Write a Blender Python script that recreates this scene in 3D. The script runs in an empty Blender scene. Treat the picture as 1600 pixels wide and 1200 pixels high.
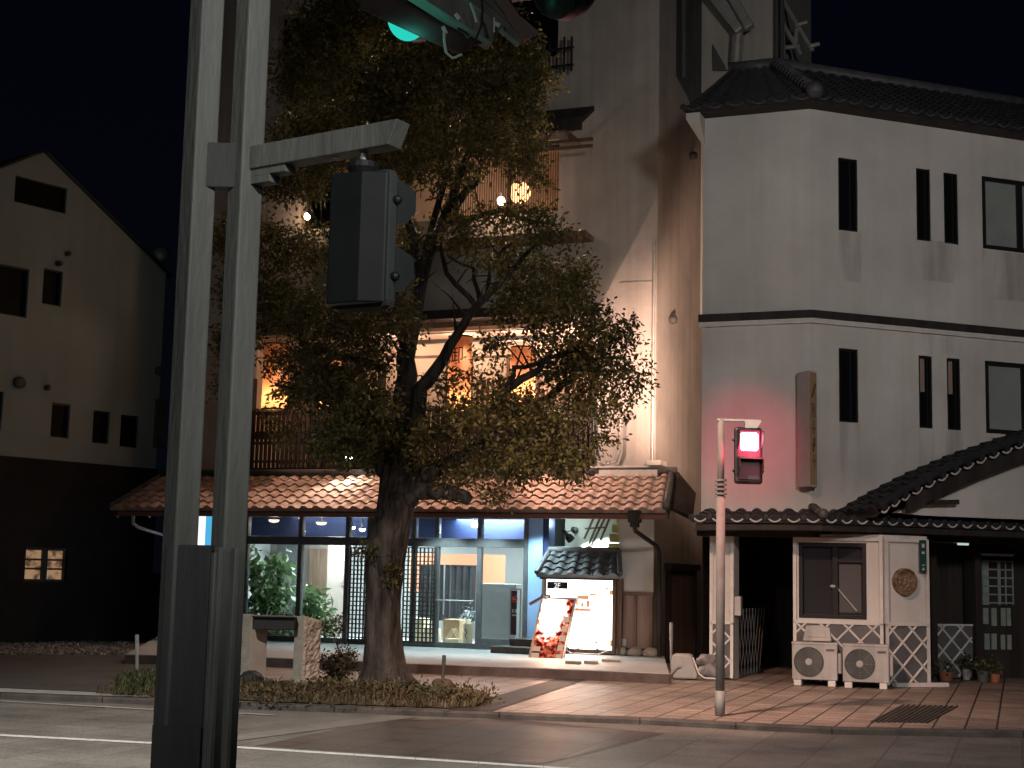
import bpy, math, random
import numpy as np
from mathutils import Vector, Matrix
random.seed(7); rng = np.random.default_rng(11)
SC = bpy.context.scene; COL = SC.collection
rad = math.radians
# ------------------------------------------------------------------ camera
EYE = 1.6; FPX = 2300.0
PITCH = math.atan(300.0 / FPX); ROLL = 0.022
FW = Vector((0, math.cos(PITCH), math.sin(PITCH)))
R0 = Vector((1, 0, 0)); U0 = Vector((0, -math.sin(PITCH), math.cos(PITCH)))
RT = R0 * math.cos(ROLL) + U0 * math.sin(ROLL)
UP = U0 * math.cos(ROLL) - R0 * math.sin(ROLL)
CAM = Vector((0, 0, EYE))
cd = bpy.data.cameras.new('camera'); cam = bpy.data.objects.new('camera', cd); COL.objects.link(cam)
cd.sensor_width = 36; cd.lens = 36 * FPX / 1600; cd.clip_end = 2000; cd.clip_start = .05
m = Matrix((( RT.x, UP.x, -FW.x, CAM.x), (RT.y, UP.y, -FW.y, CAM.y), (RT.z, UP.z, -FW.z, CAM.z), (0, 0, 0, 1)))
cam.matrix_world = m
SC.camera = cam
# ------------------------------------------------------------------ night sky
w = bpy.data.worlds.new('World'); SC.world = w; w.use_nodes = True
nt = w.node_tree; nt.nodes.clear()
wo = nt.nodes.new('ShaderNodeOutputWorld'); bg = nt.nodes.new('ShaderNodeBackground')
tc = nt.nodes.new('ShaderNodeTexCoord'); sx = nt.nodes.new('ShaderNodeSeparateXYZ'); cr = nt.nodes.new('ShaderNodeValToRGB')
nt.links.new(tc.outputs['Generated'], sx.inputs[0]); nt.links.new(sx.outputs['Z'], cr.inputs[0])
cr.color_ramp.elements[0].position = .0; cr.color_ramp.elements[0].color = (.0016, .0020, .0034, 1)
cr.color_ramp.elements[1].position = .5; cr.color_ramp.elements[1].color = (.0004, .0009, .0032, 1)
nt.links.new(cr.outputs[0], bg.inputs[0]); bg.inputs[1].default_value = 1.0
nt.links.new(bg.outputs[0], wo.inputs[0])
SC.view_settings.view_transform = 'Standard'; SC.view_settings.look = 'None'
SC.view_settings.gamma = 1; SC.view_settings.exposure = 0
SC.cycles.max_bounces = 6; SC.cycles.transparent_max_bounces = 12
SC.cycles.use_denoising = True; SC.cycles.sample_clamp_indirect = 3
# ------------------------------------------------------------------ street lamps and one added fill
def light(name, kind, loc, power, color, target=None, size=.15, angle=60, blend=.6):
    d = bpy.data.lights.new(name, kind); d.energy = power; d.color = color
    if kind == 'AREA': d.shape = 'DISK'; d.size = size
    else: d.shadow_soft_size = size
    if kind == 'SPOT': d.spot_size = rad(angle); d.spot_blend = blend
    o = bpy.data.objects.new(name, d); COL.objects.link(o); o.location = loc
    if target is not None:
        o.rotation_euler = (Vector(target) - Vector(loc)).to_track_quat('-Z', 'Y').to_euler()
    return o
WARM = (1.0, .61, .45); NEUT = (1.0, .93, .89)
light('street_light_white', 'SPOT', (5.8, 0, 8), 4600, NEUT, (8.4, 24, 5.2), .9, 66, 1)
light('street_light_road', 'SPOT', (-5.5, 8, 9), 6800, (1, .94, .87), (-3.0, 13.5, 0), .3, 76, .9)
light('street_light_near', 'SPOT', (3.5, -1.5, 6), 1400, (1, .985, .95), (-1.2, 5.6, 3.7), .15, 34, 1)
light('back_fill_light', 'POINT', (-7, -9, 8), 1100, (1, .99, .96), size=.4)  # added weak fill behind the camera for post, walls and crown
light('street_light_warm', 'SPOT', (.3, 14.2, 7), 3900, WARM, (2.0, 20.0, 0), .12, 66, .9)

# ------------------------------------------------------------------ maths helpers
def ray(px, py): return FW + RT * ((px - 800) / FPX) - UP * ((py - 600) / FPX)
def D(px, py, Y):
    r = ray(px, py); return CAM + r * (Y / r.y)
def G(px, py, z=0.0):
    r = ray(px, py); return CAM + r * ((z - EYE) / r.z)
class Fr:
    def __init__(s, O, yaw):
        s.O = Vector((O[0], O[1], 0)); s.yaw = yaw
        s.u = Vector((math.cos(yaw), math.sin(yaw), 0)); s.n = Vector((-math.sin(yaw), math.cos(yaw), 0))
    def w(s, x, y, z): return s.O + s.u * x + s.n * y + Vector((0, 0, z))
    def px(s, px, py, off=0.0):
        r = ray(px, py); p0 = s.O + s.n * off
        t = (p0 - CAM).dot(s.n) / r.dot(s.n); p = CAM + r * t - s.O
        return p.dot(s.u), p.z
    def rect(s, l, t, r, b, off=0.0):
        """pixel rectangle -> x0,x1,z0,z1"""
        mx, my = (l + r) / 2, (t + b) / 2
        return s.px(l, my, off)[0], s.px(r, my, off)[0], s.px(mx, b, off)[1], s.px(mx, t, off)[1]
WORLD = Fr((0, 0), 0)
MW = {}
class MB:
    def __init__(s): s.v = []; s.f = []; s.mi = []; s.cur = 0
    def add(s, vs, fs):
        k = len(s.v); s.v += [Vector(v) for v in vs]
        for f in fs: s.f.append([i + k for i in f]); s.mi.append(s.cur)
    def quad(s, *p): s.add(p, [[0, 1, 2, 3]]); return s
    def box(s, fr, x0, x1, y0, y1, z0, z1):
        P = [fr.w(x, y, z) for z in (z0, z1) for y in (y0, y1) for x in (x0, x1)]
        s.add(P, [[0, 2, 3, 1], [4, 5, 7, 6], [0, 1, 5, 4], [2, 6, 7, 3], [0, 4, 6, 2], [1, 3, 7, 5]]); return s
    def prism(s, bottom, top):
        n = len(bottom)
        s.add(list(bottom) + list(top), [list(range(n))[::-1], [n + i for i in range(n)]] + [[i, (i + 1) % n, n + (i + 1) % n, n + i] for i in range(n)]); return s
    def xz(s, fr, pts, y0, y1):
        """polygon in x,z extruded along y"""
        return s.prism([fr.w(x, y0, z) for x, z in pts], [fr.w(x, y1, z) for x, z in pts])
    def tube(s, pts, rs, n=10, cap=True):
        pts = [Vector(p) for p in pts]
        if not hasattr(rs, '__len__'): rs = [rs] * len(pts)
        ref = None; rings = []; k = len(s.v)
        for i, p in enumerate(pts):
            t = (pts[min(i + 1, len(pts) - 1)] - pts[max(i - 1, 0)]).normalized()
            if ref is None: ref = Vector((0, 0, 1)) if abs(t.z) < .9 else Vector((1, 0, 0))
            a = (ref - t * ref.dot(t)).normalized(); b = t.cross(a); ref = a
            s.v += [p + (a * math.cos(2 * math.pi * j / n) + b * math.sin(2 * math.pi * j / n)) * rs[i] for j in range(n)]
        for i in range(len(pts) - 1):
            for j in range(n):
                s.f.append([k + i * n + j, k + i * n + (j + 1) % n, k + (i + 1) * n + (j + 1) % n, k + (i + 1) * n + j]); s.mi.append(s.cur)
        if cap:
            s.f.append([k + j for j in range(n)][::-1]); s.mi.append(s.cur)
            s.f.append([k + (len(pts) - 1) * n + j for j in range(n)]); s.mi.append(s.cur)
        return s
    def bar(s, a, b, wx, wz):
        """square bar from a to b"""
        a = Vector(a); b = Vector(b); t = (b - a).normalized()
        u = t.cross(Vector((0, 0, 1)));  u = u.normalized() if u.length > .05 else Vector((1, 0, 0))
        v = u.cross(t).normalized(); u *= wx / 2; v *= wz / 2
        return s.prism([a - u - v, a + u - v, a + u + v, a - u + v], [b - u - v, b + u - v, b + u + v, b - u + v])
    def lathe(s, c, axis, prof, n=24):
        """prof: list (r, h) along axis from c"""
        axis = Vector(axis).normalized(); ref = Vector((0, 0, 1)) if abs(axis.z) < .9 else Vector((1, 0, 0))
        a = (ref - axis * ref.dot(axis)).normalized(); b = axis.cross(a); c = Vector(c); k = len(s.v)
        for r, h in prof:
            s.v += [c + axis * h + (a * math.cos(2 * math.pi * j / n) + b * math.sin(2 * math.pi * j / n)) * max(r, 1e-4) for j in range(n)]
        for i in range(len(prof) - 1):
            for j in range(n):
                s.f.append([k + i * n + j, k + i * n + (j + 1) % n, k + (i + 1) * n + (j + 1) % n, k + (i + 1) * n + j]); s.mi.append(s.cur)
        return s
    def wall(s, fr, x0, x1, z0, z1, y, holes, depth):
        xs = sorted({x0, x1} | {c for h in holes for c in h[:2]}); zs = sorted({z0, z1} | {c for h in holes for c in h[2:]})
        for i in range(len(xs) - 1):
            for j in range(len(zs) - 1):
                cx, cz = (xs[i] + xs[i + 1]) / 2, (zs[j] + zs[j + 1]) / 2
                if any(h[0] < cx < h[1] and h[2] < cz < h[3] for h in holes): continue
                s.quad(fr.w(xs[i], y, zs[j]), fr.w(xs[i + 1], y, zs[j]), fr.w(xs[i + 1], y, zs[j + 1]), fr.w(xs[i], y, zs[j + 1]))
        for a, b, c, d in holes:
            Y = y + depth
            s.quad(fr.w(a, y, c), fr.w(a, y, d), fr.w(a, Y, d), fr.w(a, Y, c)); s.quad(fr.w(b, y, c), fr.w(b, Y, c), fr.w(b, Y, d), fr.w(b, y, d))
            s.quad(fr.w(a, y, d), fr.w(b, y, d), fr.w(b, Y, d), fr.w(a, Y, d)); s.quad(fr.w(a, y, c), fr.w(a, Y, c), fr.w(b, Y, c), fr.w(b, y, c))
        return s
    def frame(s, fr, x0, x1, z0, z1, y0, y1, t):
        s.box(fr, x0, x0 + t, y0, y1, z0, z1); s.box(fr, x1 - t, x1, y0, y1, z0, z1)
        s.box(fr, x0 + t, x1 - t, y0, y1, z0, z0 + t); s.box(fr, x0 + t, x1 - t, y0, y1, z1 - t, z1); return s
    def tiles(s, A, B, C, Dd, tw=.26, cl=.24, amp=.032, lip=.03, sub=8):
        """pantile sheet; A,B top edge left/right; Dd,C bottom edge left/right"""
        A, B, C, Dd = map(Vector, (A, B, C, Dd))
        wid = ((B - A).length + (C - Dd).length) / 2; ln = ((A - Dd).length + (B - C).length) / 2
        nt_ = max(1, round(wid / tw)); nr = max(1, round(ln / cl)); N = (B - A).cross(Dd - A).normalized()
        if N.z < 0: N = -N
        cols = nt_ * sub + 1
        jit = {}
        def P(u, v, h):
            return (A * (1 - u) + B * u) * (1 - v) + (Dd * (1 - u) + C * u) * v + N * h
        k0 = len(s.v)
        for r in range(nr):
            for e in (0, 1):
                v = (r + e) / nr
                for c in range(cols):
                    t = c / sub; ti = min(int(t), nt_ - 1); ph = t - ti
                    if (r, ti) not in jit: jit[(r, ti)] = random.gauss(0, .003)
                    q = ph + .10 * math.sin(2 * math.pi * ph)
                    h = -amp * math.cos(2 * math.pi * q) * .5 + .25 * amp * math.cos(4 * math.pi * q) + jit[(r, ti)] + (lip if e else 0)
                    s.v.append(P(c / (cols - 1), v, h))
        def id(r, e, c): return k0 + (r * 2 + e) * cols + c
        for r in range(nr):
            for c in range(cols - 1):
                s.f.append([id(r, 0, c), id(r, 0, c + 1), id(r, 1, c + 1), id(r, 1, c)]); s.mi.append(s.cur)
                if r + 1 < nr:
                    s.f.append([id(r, 1, c), id(r, 1, c + 1), id(r + 1, 0, c + 1), id(r + 1, 0, c)]); s.mi.append(s.cur)
        k = len(s.v)
        for c in range(cols): s.v.append(P(c / (cols - 1), 1, -.05))
        for c in range(cols - 1):
            s.f.append([id(nr - 1, 1, c), id(nr - 1, 1, c + 1), k + c + 1, k + c]); s.mi.append(s.cur)
        return s
    def bumpy(s, c, rad3, seed=0, n=14, amp=.12, zmin=None):
        """irregular closed lump"""
        r_ = random.Random(seed); ph = [r_.uniform(0, 6.28) for _ in range(6)]; k = len(s.v); c = Vector(c)
        for i in range(n + 1):
            th = math.pi * i / n
            for j in range(2 * n):
                f = 2 * math.pi * j / (2 * n)
                q = 1 + amp * (math.sin(3 * f + ph[0]) * math.sin(2 * th + ph[1]) + .6 * math.sin(5 * f + ph[2] + 3 * th) * math.sin(th) + .4 * math.sin(7 * th + ph[3]) * math.sin(th))
                p = Vector((rad3[0] * math.sin(th) * math.cos(f), rad3[1] * math.sin(th) * math.sin(f), rad3[2] * math.cos(th))) * q + c
                if zmin is not None: p.z = max(p.z, zmin)
                s.v.append(p)
        for i in range(n):
            for j in range(2 * n):
                s.f.append([k + i * 2 * n + j, k + (i + 1) * 2 * n + j, k + (i + 1) * 2 * n + (j + 1) % (2 * n), k + i * 2 * n + (j + 1) % (2 * n)]); s.mi.append(s.cur)
        return s
def put(name, mb, mats, parent=None, smooth=False, bevel=0, origin=None, **tags):
    """link a builder (world coordinates) as ONE mesh object"""
    if parent is not None: M = MW[parent.name]
    else:
        if origin is None:
            lo = [min(v[i] for v in mb.v) for i in range(3)]; hi = [max(v[i] for v in mb.v) for i in range(3)]
            origin = Vector(((lo[0] + hi[0]) / 2, (lo[1] + hi[1]) / 2, lo[2]))
        M = Matrix.Translation(origin)
    I = M.inverted(); me = bpy.data.meshes.new(name)
    me.from_pydata([I @ v for v in mb.v], [], mb.f)
    if not isinstance(mats, (list, tuple)): mats = [mats]
    for q in mats: me.materials.append(q)
    if len(mats) > 1: me.polygons.foreach_set('material_index', mb.mi)
    if smooth: me.polygons.foreach_set('use_smooth', [True] * len(me.polygons))
    import bmesh
    bm = bmesh.new(); bm.from_mesh(me); bmesh.ops.recalc_face_normals(bm, faces=bm.faces); bm.to_mesh(me); bm.free()
    me.update(); o = bpy.data.objects.new(name, me); COL.objects.link(o)
    if parent is not None: o.parent = parent
    else: o.location = origin
    MW[o.name] = M.copy()
    if bevel:
        b = o.modifiers.new('bevel', 'BEVEL'); b.width = bevel; b.segments = 2; b.limit_method = 'ANGLE'; b.angle_limit = rad(40)
    tag(o, **tags); return o
def tag(o, label=None, cat=None, group=None, kind=None):
    if label: o['label'] = label
    if cat: o['category'] = cat
    if group: o['group'] = group
    if kind: o['kind'] = kind
    return o
def thing(name, loc, yaw=0, **tags):
    o = bpy.data.objects.new(name, None); COL.objects.link(o); o.location = loc; o.rotation_euler = (0, 0, yaw)
    o.empty_display_size = .2
    MW[o.name] = Matrix.Translation(Vector(loc)) @ Matrix.Rotation(yaw, 4, 'Z'); tag(o, **tags); return o
def copy_tree(o, parent=None):
    c = o.copy(); COL.objects.link(c); c.parent = parent
    for ch in list(o.children): copy_tree(ch, c)
    return c
def text_mesh(body, size, M, name, mat, parent, extrude=.002):
    cu = bpy.data.curves.new(name, 'FONT'); cu.body = body; cu.size = size; cu.extrude = extrude; cu.align_x = 'CENTER'; cu.align_y = 'CENTER'
    t = bpy.data.objects.new('t', cu); COL.objects.link(t); bpy.context.view_layer.update()
    me = bpy.data.meshes.new_from_object(t.evaluated_get(bpy.context.evaluated_depsgraph_get()))
    bpy.data.objects.remove(t); me.name = name
    me.transform(MW[parent.name].inverted() @ M); me.materials.clear(); me.materials.append(mat)
    o = bpy.data.objects.new(name, me); COL.objects.link(o); o.parent = parent; MW[o.name] = MW[parent.name].copy(); return o
def face_matrix(fr, x, y, z):
    """text plane facing the camera side (-n) of frame"""
    p = fr.w(x, y, z); u, n = fr.u, fr.n
    return Matrix(((u.x, 0, -n.x, p.x), (u.y, 0, -n.y, p.y), (0, 1, 0, p.z), (0, 0, 0, 1)))
# ------------------------------------------------------------------ materials
def mat(name, col, rough=.7, col2=None, scale=4, stretch=(1, 1, 1), bump=.0, bscale=None, metal=0, spec=.3, island=0, emit=None, estr=0, contrast=(.35, .65), trans=0, streak=0):
    m = bpy.data.materials.new(name); m.use_nodes = True; n = m.node_tree; b = n.nodes['Principled BSDF']; L = n.links
    b.inputs['Roughness'].default_value = rough; b.inputs['Metallic'].default_value = metal; b.inputs['Specular IOR Level'].default_value = spec
    b.inputs['Base Color'].default_value = (*col, 1)
    t = n.nodes.new('ShaderNodeTexCoord'); mp = n.nodes.new('ShaderNodeMapping'); mp.inputs['Scale'].default_value = stretch
    L.new(t.outputs['Object'], mp.inputs[0]); out = None
    if col2 is not None:
        z = n.nodes.new('ShaderNodeTexNoise'); z.inputs['Scale'].default_value = scale; z.inputs['Detail'].default_value = 6; z.inputs['Roughness'].default_value = .62
        L.new(mp.outputs[0], z.inputs['Vector']); r = n.nodes.new('ShaderNodeValToRGB')
        r.color_ramp.elements[0].position = contrast[0]; r.color_ramp.elements[1].position = contrast[1]
        r.color_ramp.elements[0].color = (*col, 1); r.color_ramp.elements[1].color = (*col2, 1)
        L.new(z.outputs[0], r.inputs[0]); out = r.outputs[0]
        L.new(out, b.inputs['Base Color'])
    if streak:
        mp2 = n.nodes.new('ShaderNodeMapping'); mp2.inputs['Scale'].default_value = (3.2, 3.2, .12); L.new(t.outputs['Object'], mp2.inputs[0])
        z = n.nodes.new('ShaderNodeTexNoise'); z.inputs['Scale'].default_value = 1.6; z.inputs['Detail'].default_value = 5; L.new(mp2.outputs[0], z.inputs['Vector'])
        r = n.nodes.new('ShaderNodeValToRGB'); r.color_ramp.elements[0].position = .38; r.color_ramp.elements[1].position = .6
        k = 1 - streak; r.color_ramp.elements[0].color = (k, k, k * .98, 1); r.color_ramp.elements[1].color = (1, 1, 1, 1); L.new(z.outputs[0], r.inputs[0])
        mx = n.nodes.new('ShaderNodeMix'); mx.data_type = 'RGBA'; mx.blend_type = 'MULTIPLY'; mx.inputs[0].default_value = 1
        if out is not None: L.new(out, mx.inputs[6])
        else: mx.inputs[6].default_value = (*col, 1)
        L.new(r.outputs[0], mx.inputs[7]); out = mx.outputs[2]; L.new(out, b.inputs['Base Color'])
    if island:
        g = n.nodes.new('ShaderNodeNewGeometry'); hs = n.nodes.new('ShaderNodeHueSaturation'); mr = n.nodes.new('ShaderNodeMapRange')
        mr.inputs[3].default_value = 1 - island; mr.inputs[4].default_value = 1 + island; L.new(g.outputs['Random Per Island'], mr.inputs[0]); L.new(mr.outputs[0], hs.inputs['Value'])
        mh = n.nodes.new('ShaderNodeMapRange'); mh.inputs[3].default_value = .485; mh.inputs[4].default_value = .51; L.new(g.outputs['Random Per Island'], mh.inputs[0]); L.new(mh.outputs[0], hs.inputs['Hue'])
        if out is not None: L.new(out, hs.inputs['Color'])
        else: hs.inputs['Color'].default_value = (*col, 1)
        L.new(hs.outputs[0], b.inputs['Base Color'])
    if bump:
        z = n.nodes.new('ShaderNodeTexNoise'); z.inputs['Scale'].default_value = bscale or scale * 4; z.inputs['Detail'].default_value = 5; L.new(mp.outputs[0], z.inputs['Vector'])
        bp = n.nodes.new('ShaderNodeBump'); bp.inputs['Strength'].default_value = min(bump, 1); bp.inputs['Distance'].default_value = .02 if bump <= 1 else .02 * bump
        L.new(z.outputs[0], bp.inputs['Height']); L.new(bp.outputs[0], b.inputs['Normal'])
    if emit: b.inputs['Emission Color'].default_value = (*emit, 1); b.inputs['Emission Strength'].default_value = estr
    if trans:
        tr = n.nodes.new('ShaderNodeBsdfTranslucent'); ms = n.nodes.new('ShaderNodeMixShader'); ms.inputs[0].default_value = trans
        src = b.inputs['Base Color'].links[0].from_socket if b.inputs['Base Color'].links else None
        if src: L.new(src, tr.inputs[0])
        else: tr.inputs[0].default_value = (*col, 1)
        L.new(b.outputs[0], ms.inputs[1]); L.new(tr.outputs[0], ms.inputs[2]); L.new(ms.outputs[0], n.nodes['Material Output'].inputs[0])
    return m
def glass(name, tint=(1, 1, 1), refl=.08, rough=.02):
    m = bpy.data.materials.new(name); m.use_nodes = True; n = m.node_tree; n.nodes.clear(); L = n.links
    o = n.nodes.new('ShaderNodeOutputMaterial'); t = n.nodes.new('ShaderNodeBsdfTransparent'); t.inputs[0].default_value = (*tint, 1)
    g = n.nodes.new('ShaderNodeBsdfGlossy'); g.inputs['Roughness'].default_value = rough; f = n.nodes.new('ShaderNodeFresnel'); f.inputs[0].default_value = 1.45
    a = n.nodes.new('ShaderNodeMath'); a.operation = 'ADD'; a.inputs[1].default_value = refl - .04; L.new(f.outputs[0], a.inputs[0])
    x = n.nodes.new('ShaderNodeMixShader'); L.new(a.outputs[0], x.inputs[0]); L.new(t.outputs[0], x.inputs[1]); L.new(g.outputs[0], x.inputs[2]); L.new(x.outputs[0], o.inputs[0]); return m
def glow(name, col, s):
    m = bpy.data.materials.new(name); m.use_nodes = True; n = m.node_tree; n.nodes.clear()
    e = n.nodes.new('ShaderNodeEmission'); e.inputs[0].default_value = (*col, 1); e.inputs[1].default_value = s
    o = n.nodes.new('ShaderNodeOutputMaterial'); n.links.new(e.outputs[0], o.inputs[0]); return m
def paver(name, c1, c2, joint, bw, bh, mortar, rough=.6, rot=0, spec=.3):
    m = bpy.data.materials.new(name); m.use_nodes = True; n = m.node_tree; b = n.nodes['Principled BSDF']; L = n.links
    t = n.nodes.new('ShaderNodeTexCoord'); mp = n.nodes.new('ShaderNodeMapping'); mp.inputs['Rotation'].default_value = (0, 0, rot); L.new(t.outputs['Object'], mp.inputs[0])
    br = n.nodes.new('ShaderNodeTexBrick'); br.inputs['Color1'].default_value = (*c1, 1); br.inputs['Color2'].default_value = (*c2, 1); br.inputs['Mortar'].default_value = (*joint, 1)
    br.offset = 0; br.inputs['Scale'].default_value = 1; br.inputs['Brick Width'].default_value = bw; br.inputs['Row Height'].default_value = bh; br.inputs['Mortar Size'].default_value = mortar; br.inputs['Mortar Smooth'].default_value = .3
    L.new(mp.outputs[0], br.inputs['Vector'])
    z = n.nodes.new('ShaderNodeTexNoise'); z.inputs['Scale'].default_value = .9; z.inputs['Detail'].default_value = 9; z.inputs['Roughness'].default_value = .7; L.new(t.outputs['Object'], z.inputs['Vector'])
    r = n.nodes.new('ShaderNodeValToRGB'); r.color_ramp.elements[0].position = .3; r.color_ramp.elements[1].position = .7; r.color_ramp.elements[0].color = (.5, .5, .5, 1); r.color_ramp.elements[1].color = (1.15, 1.12, 1.1, 1); L.new(z.outputs[0], r.inputs[0])
    mx = n.nodes.new('ShaderNodeMix'); mx.data_type = 'RGBA'; mx.blend_type = 'MULTIPLY'; mx.inputs[0].default_value = 1; L.new(br.outputs[0], mx.inputs[6]); L.new(r.outputs[0], mx.inputs[7]); L.new(mx.outputs[2], b.inputs['Base Color'])
    z3 = n.nodes.new('ShaderNodeTexNoise'); z3.inputs['Scale'].default_value = 28; z3.inputs['Detail'].default_value = 6; z3.inputs['Roughness'].default_value = .8; L.new(t.outputs['Object'], z3.inputs['Vector'])
    r3 = n.nodes.new('ShaderNodeValToRGB'); r3.color_ramp.elements[0].position = .36; r3.color_ramp.elements[1].position = .66; r3.color_ramp.elements[0].color = (.55, .55, .55, 1); r3.color_ramp.elements[1].color = (1.3, 1.28, 1.25, 1); L.new(z3.outputs[0], r3.inputs[0])
    mx3 = n.nodes.new('ShaderNodeMix'); mx3.data_type = 'RGBA'; mx3.blend_type = 'MULTIPLY'; mx3.inputs[0].default_value = 1; L.new(mx.outputs[2], mx3.inputs[6]); L.new(r3.outputs[0], mx3.inputs[7]); L.new(mx3.outputs[2], b.inputs['Base Color'])
    z2 = n.nodes.new('ShaderNodeTexNoise'); z2.inputs['Scale'].default_value = 60; z2.inputs['Detail'].default_value = 3; L.new(t.outputs['Object'], z2.inputs['Vector'])
    ad = n.nodes.new('ShaderNodeMath'); ad.operation = 'MULTIPLY_ADD'; ad.inputs[1].default_value = -1.0; L.new(br.outputs['Fac'], ad.inputs[0]); L.new(z2.outputs[0], ad.inputs[2])
    bp = n.nodes.new('ShaderNodeBump'); bp.inputs['Strength'].default_value = .35; bp.inputs['Distance'].default_value = .012; L.new(ad.outputs[0], bp.inputs['Height']); L.new(bp.outputs[0], b.inputs['Normal'])
    mr = n.nodes.new('ShaderNodeMapRange'); mr.inputs[3].default_value = rough - .15; mr.inputs[4].default_value = rough + .15; L.new(z.outputs[0], mr.inputs[0]); L.new(mr.outputs[0], b.inputs['Roughness'])
    b.inputs['Specular IOR Level'].default_value = spec; return m

M = {}
M['conc'] = mat('concrete_wall', (.30, .285, .26), .85, (.40, .38, .35), .7, bump=.3, bscale=25, streak=.13)
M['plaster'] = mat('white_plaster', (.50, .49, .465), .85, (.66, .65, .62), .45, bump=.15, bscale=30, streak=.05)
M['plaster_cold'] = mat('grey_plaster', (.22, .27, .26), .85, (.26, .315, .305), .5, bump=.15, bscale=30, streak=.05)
M['cream'] = mat('cream_wall', (.62, .52, .40), .8, (.70, .60, .48), 1.2)
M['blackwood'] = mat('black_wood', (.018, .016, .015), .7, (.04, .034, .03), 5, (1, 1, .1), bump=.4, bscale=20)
M['wood'] = mat('brown_wood', (.10, .065, .045), .7, (.18, .12, .085), 6, (1, 1, .12), bump=.4, bscale=20)
M['woodpanel'] = mat('weathered_wood', (.16, .11, .095), .75, (.26, .18, .15), 5, (1, 1, .1), bump=.4, bscale=25)
M['tile_red'] = mat('clay_tile', (.30, .205, .165), .7, (.52, .40, .33), 6, bump=.25, bscale=40)
M['tile_grey'] = mat('grey_tile', (.05, .05, .054), .5, (.095, .095, .1), 6, bump=.25, bscale=40, spec=.4)
M['tile_dark'] = mat('dark_tile', (.014, .015, .017), .6, (.028, .03, .032), 5, bump=.25, bscale=40, spec=.35)
M['mortar'] = mat('roof_mortar', (.42, .41, .39), .85, (.55, .54, .5), 8)
M['trim'] = mat('white_trim', (.55, .53, .50), .7, (.66, .64, .6), 6)
M['frame'] = mat('dark_aluminium', (.085, .09, .095), .45, (.12, .125, .13), 8, metal=.3)
M['blackframe'] = mat('black_window_frame', (.015, .015, .017), .4)
M['glass'] = glass('shop_glass', (.93, .97, .96), .07)
M['darkglass'] = mat('dark_window_glass', (.004, .005, .006), .5, spec=.08)
M['greyglass'] = mat('curtained_window', (.22, .25, .24), .35, (.30, .33, .31), .8, spec=.5)
M['steel'] = mat('painted_steel', (.175, .18, .168), .6, (.25, .255, .24), 2.2, (1, 1, .25), bump=.35, bscale=30, spec=.4, streak=.35)
M['steel_dark'] = mat('dark_painted_steel', (.05, .055, .055), .6, (.085, .09, .088), 3, (1, 1, .25), bump=.3, bscale=30, spec=.35)
M['galv'] = mat('galvanised_steel', (.30, .30, .29), .5, (.40, .40, .38), 5, metal=.4, bump=.1)
M['pole'] = mat('weathered_pole', (.12, .115, .11), .75, (.17, .162, .157), 4, spec=.2)
M['signal'] = mat('signal_housing', (.010, .012, .013), .5, (.018, .02, .021), 4, spec=.4)
M['signal_lt'] = mat('signal_housing_side', (.045, .053, .05), .5, (.06, .07, .067), 4, spec=.4)
M['bark'] = mat('bark', (.012, .011, .010), .9, (.075, .066, .058), 9, (1, 1, .22), bump=5, bscale=11)
M['leaf'] = mat('tree_leaf', (.065, .07, .026), .5, (.14, .115, .04), .9, spec=.35, island=.55, trans=.4)
M['leaf2'] = mat('indoor_leaf', (.10, .17, .07), .4, island=.4, trans=.2)
M['leaf3'] = mat('shrub_leaf', (.07, .085, .035), .55, island=.5, trans=.15)
M['grass'] = mat('dry_grass', (.15, .11, .058), .8, (.07, .058, .03), 1.6, island=.5, trans=.15)
M['soil'] = mat('soil', (.05, .04, .03), .95, (.11, .085, .06), 8, bump=1, bscale=30)
M['stone'] = mat('cut_stone', (.27, .25, .21), .85, (.36, .33, .28), 9, bump=.5, bscale=50)
M['roughstone'] = mat('split_stone_lit', (.33, .25, .19), .9, (.52, .42, .34), 12, bump=3, bscale=16)  # rough split face, with warm lamp light put into its colour
M['kerb'] = mat('kerb_stone', (.05, .043, .038), .85, (.10, .088, .078), 3, bump=.4, bscale=40)
M['asphalt'] = mat('asphalt', (.05, .048, .045), .8, (.085, .08, .074), 1.2, bump=.5, bscale=120, contrast=(.3, .7))
M['road'] = paver('road_slabs', (.19, .185, .17), (.23, .22, .20), (.145, .14, .13), .62, .62, .012, .55, rad(19))
M['roaddark'] = paver('road_darker', (.085, .066, .058), (.11, .086, .076), (.035, .03, .028), .62, .62, .014, .5, rad(19))
M['walk'] = paver('pavement_blocks', (.27, .22, .19), (.38, .31, .27), (.05, .042, .036), .33, .33, .014, .5, rad(19))
M['paint'] = mat('road_paint', (.42, .42, .40), .7, (.62, .62, .6), 9, contrast=(.3, .55))
M['drain'] = mat('drain_strip', (.035, .03, .028), .7, (.06, .052, .048), 6, bump=.4)
M['white'] = mat('white_enamel', (.36, .35, .34), .5, (.46, .45, .43), 3, streak=.25)
M['black'] = mat('black_plastic', (.02, .02, .02), .5)
M['gravel'] = mat('pale_gravel', (.25, .24, .24), .9, island=.55)
M['blue'] = mat('blue_paint', (.22, .36, .62), .6, (.27, .42, .68), 1)
M['navy'] = mat('navy_paint', (.014, .024, .075), .5, (.02, .033, .10), 1)
M['bluebag'] = mat('blue_sheet', (.02, .05, .28), .5)
M['greywall'] = mat('shop_grey_wall', (.33, .34, .34), .8, (.38, .39, .39), .8)
M['orange'] = mat('orange_panel', (.72, .25, .14), .7)
M['curtain'] = mat('dark_noren', (.02, .022, .025), .9, (.05, .05, .055), 12, (1, 1, .1))
M['paper'] = mat('orange_paper', (.88, .46, .25), .8, (.95, .55, .32), 6, trans=.65)
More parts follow.
